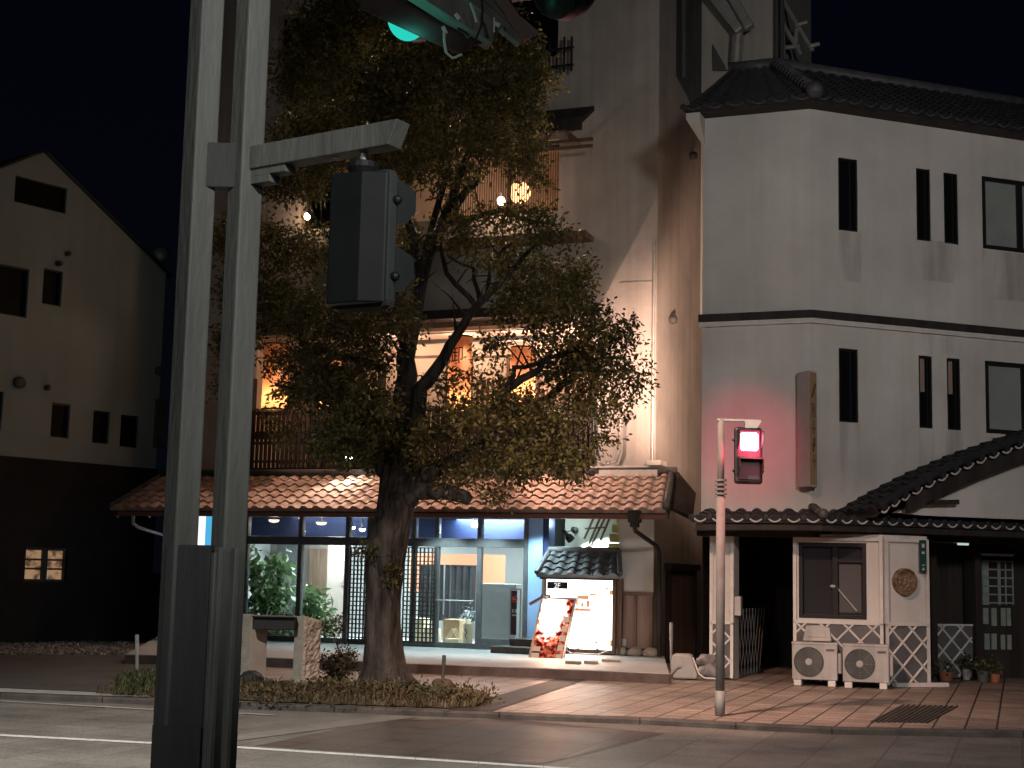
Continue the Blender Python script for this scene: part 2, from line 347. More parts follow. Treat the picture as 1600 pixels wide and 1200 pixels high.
M['paperball'] = mat('paper_globe', (.85, .62, .36), .8, trans=.7)
M['box'] = mat('cardboard', (.36, .25, .15), .8, (.45, .32, .2), 4)
M['cream_can'] = mat('cream_can', (.62, .55, .38), .5)
M['terracotta'] = mat('terracotta', (.32, .12, .07), .8)
M['yellow'] = mat('yellow_block', (.62, .45, .18), .8, (.72, .55, .25), 4)
M['bronze'] = mat('carved_wood', (.10, .06, .035), .5, (.3, .2, .12), 10, bump=2, bscale=22)
M['bulb_w'] = glow('bulb_warm', (1, .62, .30), 60)
M['bulb_c'] = glow('bulb_cool', (.8, .95, 1), 25)
# ------------------------------------------------------------------ frames of the place
TA = math.atan(.39); A = Fr((0, 28), -TA)
PC = Vector((4.716, 23.0, 0)); BL = Fr((PC.x, PC.y), -TA); BR = Fr((PC.x, PC.y), math.atan(.37))
CL = Fr((D(248, 735, 32).x, 32), math.atan(1.27))
SW = .07
# ------------------------------------------------------------------ ground
mb = MB(); mb.quad((-300, -60, 0), (300, -60, 0), (300, 500, 0), (-300, 500, 0)); put('road', mb, M['road'], kind='structure', origin=Vector((0, 0, 0)))
kerb_px = [(-420, 1066), (0, 1083), (160, 1089), (375, 1098), (780, 1114), (1000, 1122), (1150, 1130), (1300, 1137), (1600, 1143), (2000, 1146)]
kp = [G(x, y, SW) for x, y in kerb_px]; kp[0] = kp[1] + (kp[1] - kp[2]).normalized() * 40
kp[-1] = kp[-2] + (kp[-2] - kp[-3]).normalized() * 20
mb = MB(); back = [Vector((p.x * 1.0 + (0 if abs(p.x) < 30 else 0), 90, SW)) for p in kp]
for i in range(len(kp) - 1): mb.quad(kp[i] + Vector((0, .14, -.004)), kp[i + 1] + Vector((0, .14, -.004)), back[i + 1], back[i])
put('pavement', mb, M['walk'], kind='structure', origin=Vector((0, 16, SW)))
mb = MB()
for i in range(len(kp) - 1):
    a, b = kp[i], kp[i + 1]; nseg = max(1, int((b - a).length / 3.0))
    for j in range(nseg):
        p = a.lerp(b, j / nseg); q = a.lerp(b, (j + 1) / nseg); g = (q - p).normalized() * .006
        p = p + g; q = q - g; o = Vector((0, .15, 0)); dn = Vector((0, 0, -SW - .05)); h = Vector((0, .02, 0)); c = Vector((0, 0, -.02))
        mb.prism([p + dn, p + c, p + h, p + o, p + o + dn], [q + dn, q + c, q + h, q + o, q + o + dn])
put('kerb', mb, M['kerb'], kind='structure')
# left side: dark open asphalt yard in place of pavers
mb = MB(); ys = [G(x, y, SW + .003) for x, y in [(-500, 1060), (0, 1074), (160, 1081), (250, 1085), (420, 1060), (330, 1018), (0, 1020), (-500, 1012)]]
mb.add(ys, [list(range(len(ys)))]); put('side_yard', mb, M['asphalt'], kind='structure')
def strip(name, pts, width, mt, z=.004, dash=None, **k):
    mb = MB(); P = [G(x, y, 0) for x, y in pts]
    for i in range(len(P) - 1):
        a, b = P[i], P[i + 1]; L = (b - a).length; n_ = max(1, int(L / dash)) if dash else 1
        for j in range(n_):
            p = a.lerp(b, j / n_); q = a.lerp(b, (j + (.99 if dash else 1)) / n_); o = Vector((0, width / 2, 0)); h = Vector((0, 0, z))
            mb.quad(p - o + h, q - o + h, q + o + h, p + o + h)
    return put(name, mb, mt, kind='structure', **k)
strip('road_line', [(-300, 1133), (0, 1149), (228, 1161), (370, 1168), (850, 1199), (1300, 1232)], .13, M['paint'], dash=.5)
strip('thin_road_line', [(-300, 1084), (0, 1096), (228, 1109), (430, 1118)], .10, mat('worn_paint', (.30, .29, .27), .8, (.48, .46, .43), 6), z=.008)
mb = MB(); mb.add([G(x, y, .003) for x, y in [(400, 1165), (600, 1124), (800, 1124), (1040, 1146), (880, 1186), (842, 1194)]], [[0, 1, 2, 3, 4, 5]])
put('dark_road_patch', mb, M['roaddark'], kind='structure')  # darker road colours inside this outline
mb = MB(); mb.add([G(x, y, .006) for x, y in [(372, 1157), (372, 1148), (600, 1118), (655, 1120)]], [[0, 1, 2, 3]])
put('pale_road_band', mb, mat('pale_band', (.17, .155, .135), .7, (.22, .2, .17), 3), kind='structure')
mb = MB(); mb.add([G(x, y, SW + .004) for x, y in [(700, 1109), (768, 1111), (930, 1057), (880, 1057)]], [[0, 1, 2, 3]])
put('drain_strip', mb, M['drain'], kind='structure')
mb = MB()
for i in range(11):
    t = i / 10; a = G(1362 + 84 * t, 1128 + 1 * t, SW + .004); b = G(1412 + 84 * t, 1101 + 2 * t, SW + .004); s_ = Vector((.016, 0, 0))
    mb.prism([a - s_, a + s_, b + s_, b - s_], [v + Vector((0, 0, .006)) for v in (a - s_, a + s_, b + s_, b - s_)])
put('drain_grate', mb, M['drain'], label='dark slatted drain grate in the pavement near the right kerb', cat='grate')
mb = MB(); mb.add([G(x, y, SW + .006) for x, y in [(-300, 1068), (0, 1081), (160, 1087), (235, 1089), (235, 1084), (160, 1082), (0, 1075), (-300, 1062)]], [list(range(8))]); put('pale_pavement_edge', mb, mat('pale_concrete', (.27, .26, .24), .8, (.36, .35, .33), 3), kind='structure')
# planter bed soil
mb = MB(); bed = [(150, 1083), (300, 1090), (500, 1099), (700, 1106), (745, 1104), (765, 1090), (700, 1078), (560, 1070), (400, 1068), (190, 1066)]
bp_ = [G(x, y, SW + .008) for x, y in bed]; mb.prism(bp_, [v + Vector((0, 0, .035)) for v in bp_]); put('planter_soil', mb, M['soil'], kind='structure')
def grass_patch(name, poly, n, hmin, hmax, m, label, z=SW + .04):
    P = [G(x, y, z) for x, y in poly]; xs = [p.x for p in P]; ys_ = [p.y for p in P]
    def inside(x, y):
        c = False; j = len(P) - 1
        for i in range(len(P)):
            if (P[i].y > y) != (P[j].y > y) and x < (P[j].x - P[i].x) * (y - P[i].y) / (P[j].y - P[i].y) + P[i].x: c = not c
            j = i
        return c
    V = []; F = []; cl_ = [(random.uniform(min(xs), max(xs)), random.uniform(min(ys_), max(ys_)), random.uniform(.5, 1.3)) for _ in range(26)]
    while len(F) < n:
        x = random.uniform(min(xs), max(xs)); y = random.uniform(min(ys_), max(ys_))
        if not inside(x, y): continue
        k = min(((x - a) ** 2 + (y - b) ** 2, c) for a, b, c in cl_)[1]; h = random.uniform(hmin, hmax) * k
        th = random.uniform(0, 6.28); ln = random.uniform(.2, 1.1) * h; w_ = random.uniform(.004, .010); d = Vector((math.cos(th), math.sin(th), 0)); s_ = Vector((-d.y, d.x, 0)) * w_
        b0 = Vector((x, y, z)); q = len(V); V += [b0 - s_, b0 + s_, b0 + d * ln * .4 + s_ * .8 + Vector((0, 0, h * .7)), b0 + d * ln + Vector((0, 0, h)), b0 + d * ln * .4 - s_ * .8 + Vector((0, 0, h * .7))]
        F.append([q, q + 1, q + 2, q + 3, q + 4])
    mb = MB(); mb.v = V; mb.f = F; mb.mi = [0] * len(F)
    return put(name, mb, m, label=label, cat='grass', kind='stuff')
grass_patch('dry_grass', bed, 5000, .03, .11, M['grass'], 'dry yellowish grass and leaves around the foot of the tree')
grass_patch('green_weeds', [(170, 1083), (235, 1086), (240, 1060), (185, 1068)], 900, .07, .2, M['leaf3'], 'low green weeds beside the blue sheet')
# gravel
mb = MB()
for i in range(5200):
    x = random.uniform(-260, 200); y = random.uniform(1003, 1024); p = G(x, y, SW); r_ = random.uniform(.02, .05)
    k = len(mb.v); mb.v += [p + Vector((random.uniform(-r_, r_), random.uniform(-r_, r_), random.uniform(0, r_))) for _ in range(4)]
    mb.f += [[k, k + 1, k + 2], [k, k + 1, k + 3], [k + 1, k + 2, k + 3], [k, k + 2, k + 3]]; mb.mi += [0] * 4
put('gravel', mb, M['gravel'], label='strip of pale gravel along the foot of the dark left building', cat='gravel', kind='stuff')

# ================================================================== BUILDING A (restaurant)
ra = thing('restaurant_building', A.w(0, 0, 0), -TA, label='tall concrete restaurant building with clay tile eave and glazed shop front behind the tree', cat='building')
FZ = .22
xL = A.px(300, 600)[0]; xR = A.px(1025, 600)[0]; TOP = 16.5
zE = A.px(700, 742)[1]                      # wall meets tile roof
h2 = A.rect(385, 512, 925, 735); h3 = A.rect(470, 236, 873, 345); h4 = A.rect(433, 8, 872, 112)
h2 = (h2[0], h2[1], A.px(700, 733)[1], A.px(700, 512)[1])
h4 = (A.px(434, 60)[0], h4[1], h4[2], A.px(650, -4)[1])
mb = MB(); mb.wall(A, xL, xR, zE - .25, TOP, 0, [h2, h3, h4], .35)
def sdp(px, py):
    r_ = ray(px, py); t_ = (A.w(xR, 0, 0) - CAM).dot(A.u) / r_.dot(A.u); q_ = CAM + r_ * t_ - A.w(xR, 0, 0); return q_.dot(A.n), q_.z
dA, zA = sdp(1056, 118); dB, zB_ = sdp(1078, 160); dC, zC = sdp(1096, 190); dD = sdp(1096, 60)[0]
mb.add([A.w(xR, y, z) for y, z in [(0, 0), (9, 0), (9, zC), (dC, zC), (dB, zB_), (dA, zA), (dA, TOP), (0, TOP)]], [list(range(8))])
mb.quad(A.w(xL, 0, 0), A.w(xL, 9, 0), A.w(xL, 9, TOP), A.w(xL, 0, TOP))
mb.quad(A.w(xL, 9, 0), A.w(xR, 9, 0), A.w(xR, 9, TOP), A.w(xL, 9, TOP)); mb.quad(A.w(xL, 0, TOP), A.w(xR, 0, TOP), A.w(xR, 9, TOP), A.w(xL, 9, TOP))
put('wall', mb, M['conc'], ra)
# mouldings: corner pipe line, horizontal joint, base ledge
mb = MB(); cx_ = A.px(1021, 600)[0]; mb.tube([A.w(cx_, -.03, A.px(1024, 738)[1]), A.w(cx_, -.03, A.px(1022, 378)[1])], .025)
zj = A.px(990, 441)[1]; mb.box(A, A.px(968, 441)[0], cx_, -.012, .01, zj - .012, zj + .012)
put('drain_conduit', mb, M['galv'], ra)
zl = A.px(990, 735)[1]; mb = MB()
mb.box(A, A.px(940, 735)[0], xR + .08, -.16, -.002, zl - .12, zl); mb.box(A, A.px(925, 728)[0], xR + .12, -.10, -.002, zl + .003, zl + .08)
mb.box(A, xR - .1, xR + .16, -.2, .2, zl + .08, zl + .17)
put('ledge', mb, M['trim'], ra)
mb = MB(); q = [(928, 652), (930, 700), (936, 722), (950, 726), (964, 722), (970, 705), (971, 655)]
mb.tube([A.w(A.px(x, y)[0], -.05, A.px(x, y)[1]) for x, y in q], .02); put('bent_pipe', mb, M['galv'], ra)
def pA(px, py, off): x, z = A.px(px, py, off); return A.w(x, off, z)
# side wall fixtures
def side_pt(px, py):  # point on right side plane x=xR
    r = ray(px, py); n_ = A.u; p0 = A.w(xR, 0, 0); t = (p0 - CAM).dot(n_) / r.dot(n_); return CAM + r * t
for (x, y) in [(1078, 244), (1046, 500)]:
    mb = MB(); c = side_pt(x, y); mb.lathe(c, A.u, [(.01, .16), (.07, .14), (.09, .06), (.06, 0)], 14); put('vent_cap', mb, M['steel_dark'], ra, smooth=True)
# dark side door + frame
mb = MB(); c0 = side_pt(1040, 890); c1 = side_pt(1082, 890); d0 = (c0 - A.w(xR, 0, 0)).dot(A.n); d1 = (c1 - A.w(xR, 0, 0)).dot(A.n)
mb.box(A, xR + .004, xR + .04, d0 + .1, d1 - .1, .12, c0.z - .1); put('side_door', mb, M['woodpanel'], ra)
mb = MB(); mb.box(A, xR + .004, xR + .09, d0, d0 + .09, .1, c0.z); mb.box(A, xR + .004, xR + .09, d1 - .09, d1, .1, c0.z); mb.box(A, xR + .004, xR + .14, d0 - .1, d1 + .1, c0.z + .003, c0.z + .12)
put('door_frame', mb, M['blackwood'], ra)
# --- 2F balcony recess
mb = MB(); x0, x1, z0, z1 = h2
mb.quad(A.w(x0 - .01, 1.5, z0 - .02), A.w(x1 + .01, 1.5, z0 - .02), A.w(x1 + .01, 1.5, z1 + .3), A.w(x0 - .01, 1.5, z1 + .3))
mb.quad(A.w(x0, .35, z0), A.w(x0, 1.5, z0), A.w(x0, 1.5, z1), A.w(x0, .35, z1)); mb.quad(A.w(x1, .35, z0), A.w(x1, 1.5, z0), A.w(x1, 1.5, z1), A.w(x1, .35, z1))
mb.quad(A.w(x0, .35, z1), A.w(x1, .35, z1), A.w(x1, 1.5, z1), A.w(x0, 1.5, z1)); mb.quad(A.w(x0, .3, z0), A.w(x1, .3, z0), A.w(x1, 1.5, z0), A.w(x0, 1.5, z0))
put('balcony_recess', mb, M['cream'], ra)
for (l, r_) in [(405, 470), (560, 640), (640, 700), (735, 795), (840, 905)]:
    a = A.rect(l, 556, r_, 726, 1.48); mb = MB(); mb.frame(A, *a, 1.43, 1.49, .05)
    wd = put('balcony_window', mb, M['wood'], ra); g = MB(); g.box(A, a[0] + .05, a[1] - .05, 1.46, 1.475, a[2] + .05, a[3] - .05); put('pane', g, mat('lit_blind', (.55, .47, .36), .6, (.62, .54, .42), 2), wd)
mb = MB(); a = A.rect(385, 520, 925, 532, 1.3)
mb.box(A, x0 + .02, x1 - .02, .5, .62, a[2] - .02, a[3]); mb.box(A, x0 + .02, x1 - .02, .45, .55, a[2] - .22, a[2] - .14); put('lintel', mb, M['trim'], ra)
# railing
rx0, rx1 = A.px(390, 690)[0], A.px(925, 690)[0]; zr0, zr1 = A.px(440, 733)[1], A.px(440, 642)[1]
mb = MB(); x = rx0
while x < rx1:
    top = zr1 + .02; mb.box(A, x, x + .052, -.09, -.04, zr0 + .02, top); x += .098
for py, t in [(733, .05), (721, .05), (692, .06), (680, .16), (645, .07)]:
    z = A.px(440, py)[1]; mb.box(A, rx0 - .05, rx1 + .05, -.035, .03, z - t / 2, z + t / 2)
for x in np.linspace(rx0, rx1, 6): mb.box(A, x - .06, x + .06, -.03, .10, zr0, A.px(440, 590)[1])
put('slat_railing', mb, M['blackwood'], ra)
mb = MB(); x = A.px(478, 650)[0]
while x < A.px(508, 650)[0]: mb.box(A, x, x + .05, .15, .18, zr0, A.px(490, 625)[1]); x += .11
put('bamboo_screen', mb, M['wood'], ra); mb = MB()
x = A.px(738, 650)[0]
while x < A.px(925, 650)[0]: mb.box(A, x, x + .05, .15, .18, zr0, A.px(800, 590)[1]); x += .11
put('bamboo_screen', mb, M['wood'], ra)
# --- canopies (2F beam, 3F hood with rails, 3F ledge)
def canopy(name, pxl, pxr, pyt, pyb, out, m, slope=.25):
    a = A.rect(pxl, pyt, pxr, pyb, -out); X1 = A.px(928, (pyt + pyb) / 2)[0] if pxr > 900 else a[1]
    mb = MB(); mb.xz(Fr(A.O.xy, A.yaw), [(a[0], a[2]), (X1, a[2]), (X1, a[3]), (a[0], a[3])], -out, -out + .09)
    mb.prism([A.w(a[0], -out + .09, a[3] - .10), A.w(X1, -out + .09, a[3] - .10), A.w(X1, 0, a[3] + slope - .10), A.w(a[0], 0, a[3] + slope - .10)],
             [A.w(a[0], -out + .09, a[3] - .01), A.w(X1, -out + .09, a[3] - .01), A.w(X1, 0, a[3] + slope), A.w(a[0], 0, a[3] + slope)])
    return put(name, mb, m, ra), a
canopy('balcony_canopy', 380, 926, 486, 500, 1.1, M['blackwood'], .05)
cp3, a3 = canopy('window_hood', 440, 930, 203, 222, .8, M['blackwood'], .45)
mb = MB()
for py, yy in [(228, -.55), (238, -.62)]:
    z = A.px(800, py + 0, yy)[1]; mb.box(A, A.px(600, py, yy)[0], A.px(925, py, yy)[0], yy, yy + .06, z - .03, z + .03)
for x in np.linspace(A.px(620, 230)[0], A.px(905, 230)[0], 6):
    mb.bar(A.w(x, -.75, A.px(800, 222, -.6)[1] + .02), A.w(x, 0, A.px(800, 232)[1]), .06, .08)
put('hood_rail', mb, M['wood'], ra)
canopy('window_ledge', 470, 924, 374, 383, .5, M['wood'], -.02)
for px_ in (600, 700, 790, 880): light('balcony_light', 'POINT', A.w(A.px(px_, 560)[0], .75, A.px(px_, 548, .75)[1]), 30, (1, .63, .46), size=.06)
for px_ in (470, 560, 650, 740): light('canopy_light', 'SPOT', pA(px_, 512, -.85), 190, (1, .62, .47), pA(px_, 512, -.85) + Vector((0, -.5, -2)), .06, 104, .5)
# --- 3F window band
x0, x1, z0, z1 = h3; mb = MB()
mb.box(A, x0, x1, .30, .36, z0, z0 + .07); mb.box(A, x0, x1, .30, .36, z1 - .07, z1)
for x in np.linspace(x0, x1 - .06, 6): mb.box(A, x, x + .06, .28, .37, z0, z1)
put('window_frame', mb, M['blackwood'], ra)
mb = MB(); mb.quad(A.w(x0 - .1, 2.4, z0 - .3), A.w(x1 + .1, 2.4, z0 - .3), A.w(x1 + .1, 2.4, z1 + .3), A.w(x0 - .1, 2.4, z1 + .3))
mb.quad(A.w(x0 - .1, .36, z1 + .3), A.w(x1 + .1, .36, z1 + .3), A.w(x1 + .1, 2.4, z1 + .3), A.w(x0 - .1, 2.4, z1 + .3)); mb.quad(A.w(x0 - .1, .36, z0 - .3), A.w(x1 + .1, .36, z0 - .3), A.w(x1 + .1, 2.4, z0 - .3), A.w(x0 - .1, 2.4, z0 - .3))
mb.quad(A.w(x1 + .1, .36, z0 - .3), A.w(x1 + .1, 2.4, z0 - .3), A.w(x1 + .1, 2.4, z1 + .3), A.w(x1 + .1, .36, z1 + .3))
put('upper_room', mb, M['cream'], ra)
mb = MB(); x = A.px(700, 300)[0]
while x < x1: mb.box(A, x, x + .02, .42, .43, z0, z1); x += .05
put('reed_screen', mb, M['wood'], ra)
# --- 4F dark window with grille
x0, x1, z0, z1 = h4; mb = MB(); mb.box(A, x0, x1, .25, .30, z0, z1); put('dark_window', mb, M['darkglass'], ra)
g = A.rect(846, 62, 894, 112, -.25); mb = MB()
for x in np.linspace(g[0], g[1] - .03, 5): mb.box(A, x, x + .035, -.27, -.235, g[2] - .02, g[3] + random.uniform(0, .04))
for z in (g[2] + .1, g[3] - .2): mb.box(A, g[0] - 1.8, g[1] + .02, -.23, -.20, z, z + .04)
mb.box(A, g[0], g[0] + .04, -.23, -.002, g[2] + .1, g[2] + .14); put('window_grille', mb, M['blackframe'], ra)
# --- tiled eave
eL, eR = A.px(172, 797, -1.3)[0], A.px(1040, 800, -1.3)[0]; zd = A.px(600, 796, -1.3)[1]
tL, tR = A.px(256, 742, -.02)[0], A.px(1050, 742, -.02)[0]
TL, TR, BRr, BLl = A.w(tL, -.02, zE), A.w(tR, -.02, zE), A.w(eR, -1.3, zd), A.w(eL, -1.3, zd)
mb = MB(); mb.tiles(TL, TR, BRr, BLl, .26, .25, .05, .035, 10)
tr = put('tiled_roof', mb, M['tile_red'], ra)
mb = MB(); mb.tube([A.w(tL - .05, -.08, zE + .05), A.w(tR + .1, -.08, zE + .05)], .07, 12); mb.box(A, tL, tR, -.12, -.003, zE - .02, zE + .02)
mb.tube([TR + Vector((0, 0, .05)), BRr + Vector((0, 0, .05))], .055, 10); mb.tube([TL + Vector((0, 0, .05)), BLl + Vector((0, 0, .05))], .05, 10)
put('ridge', mb, M['tile_grey'], tr, smooth=True)
mb = MB(); mb.box(A, eL + .03, eR - .02, -1.27, -1.23, zd - .14, zd - .035)
zs = zd - .03; xs_ = A.px(646, 800)[0]
mb.prism([A.w(eL + .04, -1.229, zd - .13), A.w(xs_, -1.229, zd - .13), A.w(xs_, 0, zs), A.w(eL + .8, 0, zs)], [A.w(eL + .04, -1.229, zd - .08), A.w(xs_, -1.229, zd - .08), A.w(xs_, 0, zs + .03), A.w(eL + .8, 0, zs + .03)])
ms = MB(); ms.prism([A.w(xs_ + .003, -1.228, zd - .13), A.w(eR - .03, -1.228, zd - .13), A.w(xR + .2, 0, zs), A.w(xs_ + .003, 0, zs)], [A.w(xs_ + .003, -1.228, zd - .08), A.w(eR - .03, -1.228, zd - .08), A.w(xR + .2, 0, zs + .03), A.w(xs_ + .003, 0, zs + .03)]); put('white_soffit', ms, M['white'], ra)
mb.prism([TR + A.u * .02 - Vector((0, 0, .3)), TR + A.u * .06 - Vector((0, 0, .3)), BRr + A.u * .06 - Vector((0, 0, .14)), BRr + A.u * .02 - Vector((0, 0, .14))],
         [TR + A.u * .02 , TR + A.u * .06, BRr + A.u * .06, BRr + A.u * .02])
# gable end board behind right end
gx = A.px(1062, 760, -.4)[0]; mb.prism([A.w(gx, -1.0, zd + .02), A.w(gx + .12, -.2, zd - .1), A.w(gx + .12, 0, zd + .35), A.w(tR + .08, -.1, zE)], [A.w(gx + .05, -1.0, zd + .05), A.w(gx + .2, -.2, zd - .05), A.w(gx + .2, .0, zd + .38), A.w(tR + .14, -.1, zE + .03)])
put('eave_board', mb, M['blackwood'], ra)
mb = MB(); gz = zd - .10; mb.box(A, eL + .25, eR + .04, -1.38, -1.285, gz - .05, gz + .03); put('gutter', mb, mat('brown_gutter', (.16, .08, .06), .5), ra)
mb = MB(); c = A.px(992, 812, -1.34); mb.box(A, c[0] - .10, c[0] + .10, -1.43, -1.27, c[1] - .05, c[1] + .16); mb.box(A, c[0] - .07, c[0] + .07, -1.41, -1.29, c[1] - .13, c[1] - .051)
mb.tube([pA(990, 818, -1.34), pA(993, 830, -1.3), pA(1010, 842, -.8), pA(1026, 853, -.22), pA(1030, 862, -.12), pA(1030, 1032, -.12)], .04, 10)
put('downpipe', mb, M['blackwood'], ra, smooth=False)
mb = MB(); mb.tube([pA(208, 806, -1.25), pA(208, 818, -1.25), pA(216, 824, -1.1), pA(262, 838, -.2), pA(262, 900, -.1), pA(262, 1000, -.1)], .035, 10)
for x in (182, 231): mb.tube([pA(x, 800, -1.25), pA(x, 806, -1.25), pA(x + 3, 808, -1.25)], .02, 8)
put('white_downpipe', mb, M['white'], ra)
# --- platform & steps
mb = MB(); pf = [G(196, 1022, FZ), G(400, 1026, FZ), G(640, 1036, FZ), G(835, 1043, FZ), G(1046, 1052, FZ)]
mb.prism([Vector((p.x, p.y, .0)) for p in pf] + [A.w(xR + .12, .3, 0), A.w(A.px(235, 1010)[0], .3, 0)], pf + [A.w(xR + .12, .3, FZ), A.w(A.px(235, 1010)[0], .3, FZ)])
mr_ = MB()
for i in range(len(pf) - 1): mr_.quad(Vector((pf[i].x, pf[i].y - .003, .0)), Vector((pf[i+1].x, pf[i+1].y - .003, 0)), pf[i+1] + Vector((0, -.003, -.015)), pf[i] + Vector((0, -.003, -.015)))
put('platform_riser', mr_, mat('shaded_riser_stone', (.07, .05, .045), .8, (.12, .09, .08), 4), ra)  # shade of the upright face put into a darker stone colour
put('entrance_platform', mb, mat('platform_tiles', (.27, .27, .26), .6, (.34, .34, .33), 1.5, bump=.1), ra, bevel=.01)
mb = MB()
for (l, r_, yb, off, zt) in [(766, 862, 0, -1.15, .34), (795, 862, 0, -.75, .47)]:
    a, b = A.px(l, 1020, off)[0], A.px(r_, 1020, off)[0]; mb.box(A, a, b, off, -.2, FZ + .003, zt if off < -1 else zt)
    if off < -1: pass
put('step', mb, M['kerb'], ra, bevel=.01)
# low stone footing under the poster box & panels
# --- shop front
zH = A.px(700, 803)[1]; zB = FZ
mb = MB()
cols = [383, 468, 542, 576, 646, 682, 749, 822]
cx = [A.px(c, 920)[0] for c in cols]
zt1, zt0 = A.px(600, 840)[1], A.px(600, 853)[1]
for x in cx: mb.box(A, x - .045, x + .045, -.06, .06, zB, zH)
mb.box(A, cx[0], cx[-1], -.07, .07, zt0, zt1); mb.box(A, cx[0], cx[-1], -.062, .062, zB + .003, zB + .10); mb.box(A, cx[0], cx[-1], -.062, .062, zH - .08, zH)
mb.box(A, A.px(749, 900)[0] + .045, cx[-1] - .045, -.05, .05, zB + .1, zB + .2)
sf = put('shop_front_frame', mb, M['frame'], ra, bevel=.004)
for i in range(len(cx) - 1):
    mb = MB(); mb.box(A, cx[i] + .045, cx[i + 1] - .045, -.006, .006, zB + .1, zt0); put('glass_pane', mb, M['glass'], sf)
    mb = MB(); mb.box(A, cx[i] + .045, cx[i + 1] - .045, -.006, .006, zt1, zH - .08); put('transom_pane', mb, M['glass'], sf)
# lattice doors
for (l, r_) in [(546, 580), (630, 680)]:
    a = A.rect(l, 856, r_, 1003, -.1); mb = MB(); nx = max(4, round((a[1] - a[0]) / .085)); 
    for x in np.linspace(a[0], a[1], nx + 1): mb.box(A, x - .012, x + .012, -.11, -.08, a[2], a[3])
    for z in np.linspace(a[2], a[3], 22): mb.box(A, a[0], a[1], -.113, -.085, z - .011, z + .011)
    put('lattice_door', mb, M['blackwood'], ra)
mb = MB(); a = A.px(695, 920, -.1)[0]; mb.tube([A.w(a, -.14, A.px(695, 960)[1]), A.w(a, -.14, A.px(695, 880)[1])], .016); b0 = A.px(683, 938)[0]; b1 = A.px(742, 938)[0]; zz = A.px(700, 938)[1]
mb.tube([A.w(b0, -.09, zz), A.w(b1, -.09, zz)], .014); put('door_handle', mb, M['galv'], ra)
# interior shell
iz = zH + .02; X0, X1 = xL + .05, cx[-1]; DP = 4.2
mb = MB()
mb.quad(A.w(X0, DP, zB), A.w(X1, DP, zB), A.w(X1, DP, iz), A.w(X0, DP, iz)); mb.quad(A.w(X0, .07, zB), A.w(X0, DP, zB), A.w(X0, DP, iz), A.w(X0, .07, iz)); mb.quad(A.w(X1, .07, zB), A.w(X1, DP, zB), A.w(X1, DP, iz), A.w(X1, .07, iz))
mb.quad(A.w(X0, .07, iz), A.w(X1, .07, iz), A.w(X1, DP, iz), A.w(X0, DP, iz)); mb.quad(A.w(X0, 0, zB + .004), A.w(X1, 0, zB + .004), A.w(X1, DP, zB + .004), A.w(X0, DP, zB + .004))
put('shop_interior', mb, M['greywall'], ra)
def ir(l, t, r_, b, off): return A.rect(l, t, r_, b, off)
mb = MB(); mb.box(A, X0 + .05, X1 - .05, 1.2, 1.25, A.px(600, 838, 1.2)[1] - .02, iz - .02); mb.box(A, X0 + .05, X1 - .05, .08, 1.199, iz - .05, iz - .02); put('blue_fascia', mb, M['navy'], ra)
a = ir(640, 866, 789, 925, 3.0); mb = MB(); mb.wall(A, a[0], a[1], a[2], a[3], 3.0, [(ir(656, 884, 740, 925, 3.0)[0], ir(656, 884, 740, 925, 3.0)[1], a[2], ir(656, 884, 740, 925, 3.0)[3])], .04); put('orange_panel', mb, M['orange'], ra)
a = ir(656, 884, 742, 970, 2.9); mb = MB(); n_ = 40
for i in range(n_):
    xa = a[0] + (a[1] - a[0]) * i / n_; xb = a[0] + (a[1] - a[0]) * (i + 1) / n_; ya = 2.9 + .04 * math.sin(i * 1.3); yb = 2.9 + .04 * math.sin((i + 1) * 1.3)
    mb.quad(A.w(xa, ya, a[2]), A.w(xb, yb, a[2]), A.w(xb, yb, a[3]), A.w(xa, ya, a[3]))
mb.tube([A.w(a[0] - .08, 2.88, a[3] + .01), A.w(a[1] + .08, 2.88, a[3] + .01)], .015); put('noren_curtain', mb, M['curtain'], ra)
a = ir(753, 912, 806, 1003, .8); mb = MB(); mb.box(A, a[0], a[1], .8, 1.1, FZ + .01, a[3]); put('white_partition', mb, mat('pale_partition', (.42, .45, .46), .5, (.5, .53, .54), 2), ra, bevel=.01)
a = ir(510, 850, 541, 1003, 2.2); mb = MB(); mb.box(A, a[0], a[1], 2.2, 2.4, FZ + .01, iz - .03); put('inner_column', mb, mat('inner_col', (.42, .36, .32), .8), ra)
a = ir(430, 850, 466, 1003, 3.0); mb = MB(); mb.box(A, a[0], a[1], 3.0, 3.1, FZ + .01, a[3]); put('dark_partition', mb, M['frame'], ra)
a = ir(384, 850, 508, 1003, 3.4); mb = MB(); mb.box(A, a[0], a[1], 3.4, 3.45, FZ + .01, iz - .06); put('back_screen', mb, mat('brown_screen', (.15, .14, .125), .8, (.24, .22, .19), 2), ra)
# right part: blue pillar, recess, poster wall, cream wall + wood panels
bx0, bx1 = A.px(826, 910)[0], A.px(848, 910)[0]
mb = MB(); mb.box(A, bx0, bx1, -.05, .25, FZ, zH + .02); put('blue_pillar', mb, M['blue'], ra)
mb = MB(); mb.box(A, bx1 + .003, A.px(857, 910)[0], -.02, .3, FZ, zH + .02); put('navy_jamb', mb, M['navy'], ra)
wx0, wx1 = A.px(968, 860)[0], A.px(1021, 860)[0]; zw = A.px(995, 925)[1]; zHH = zE
mb = MB(); mb.box(A, wx0, xR - .004, -.04, .3, zw, zHH - .27); mb.box(A, A.px(857, 900)[0], wx0, .9, 1.0, A.px(900, 920)[1], zHH - .1)
mb.box(A, A.px(857, 900)[0], wx0, .35, .9, zH - .02 + .05, zH + .10)
put('white_wall', mb, M['plaster'], ra)
mb = MB(); mb.box(A, wx0 - .03, xR - .006, -.055, .28, .35, zw - .06); put('wood_panel_wall', mb, M['woodpanel'], ra)
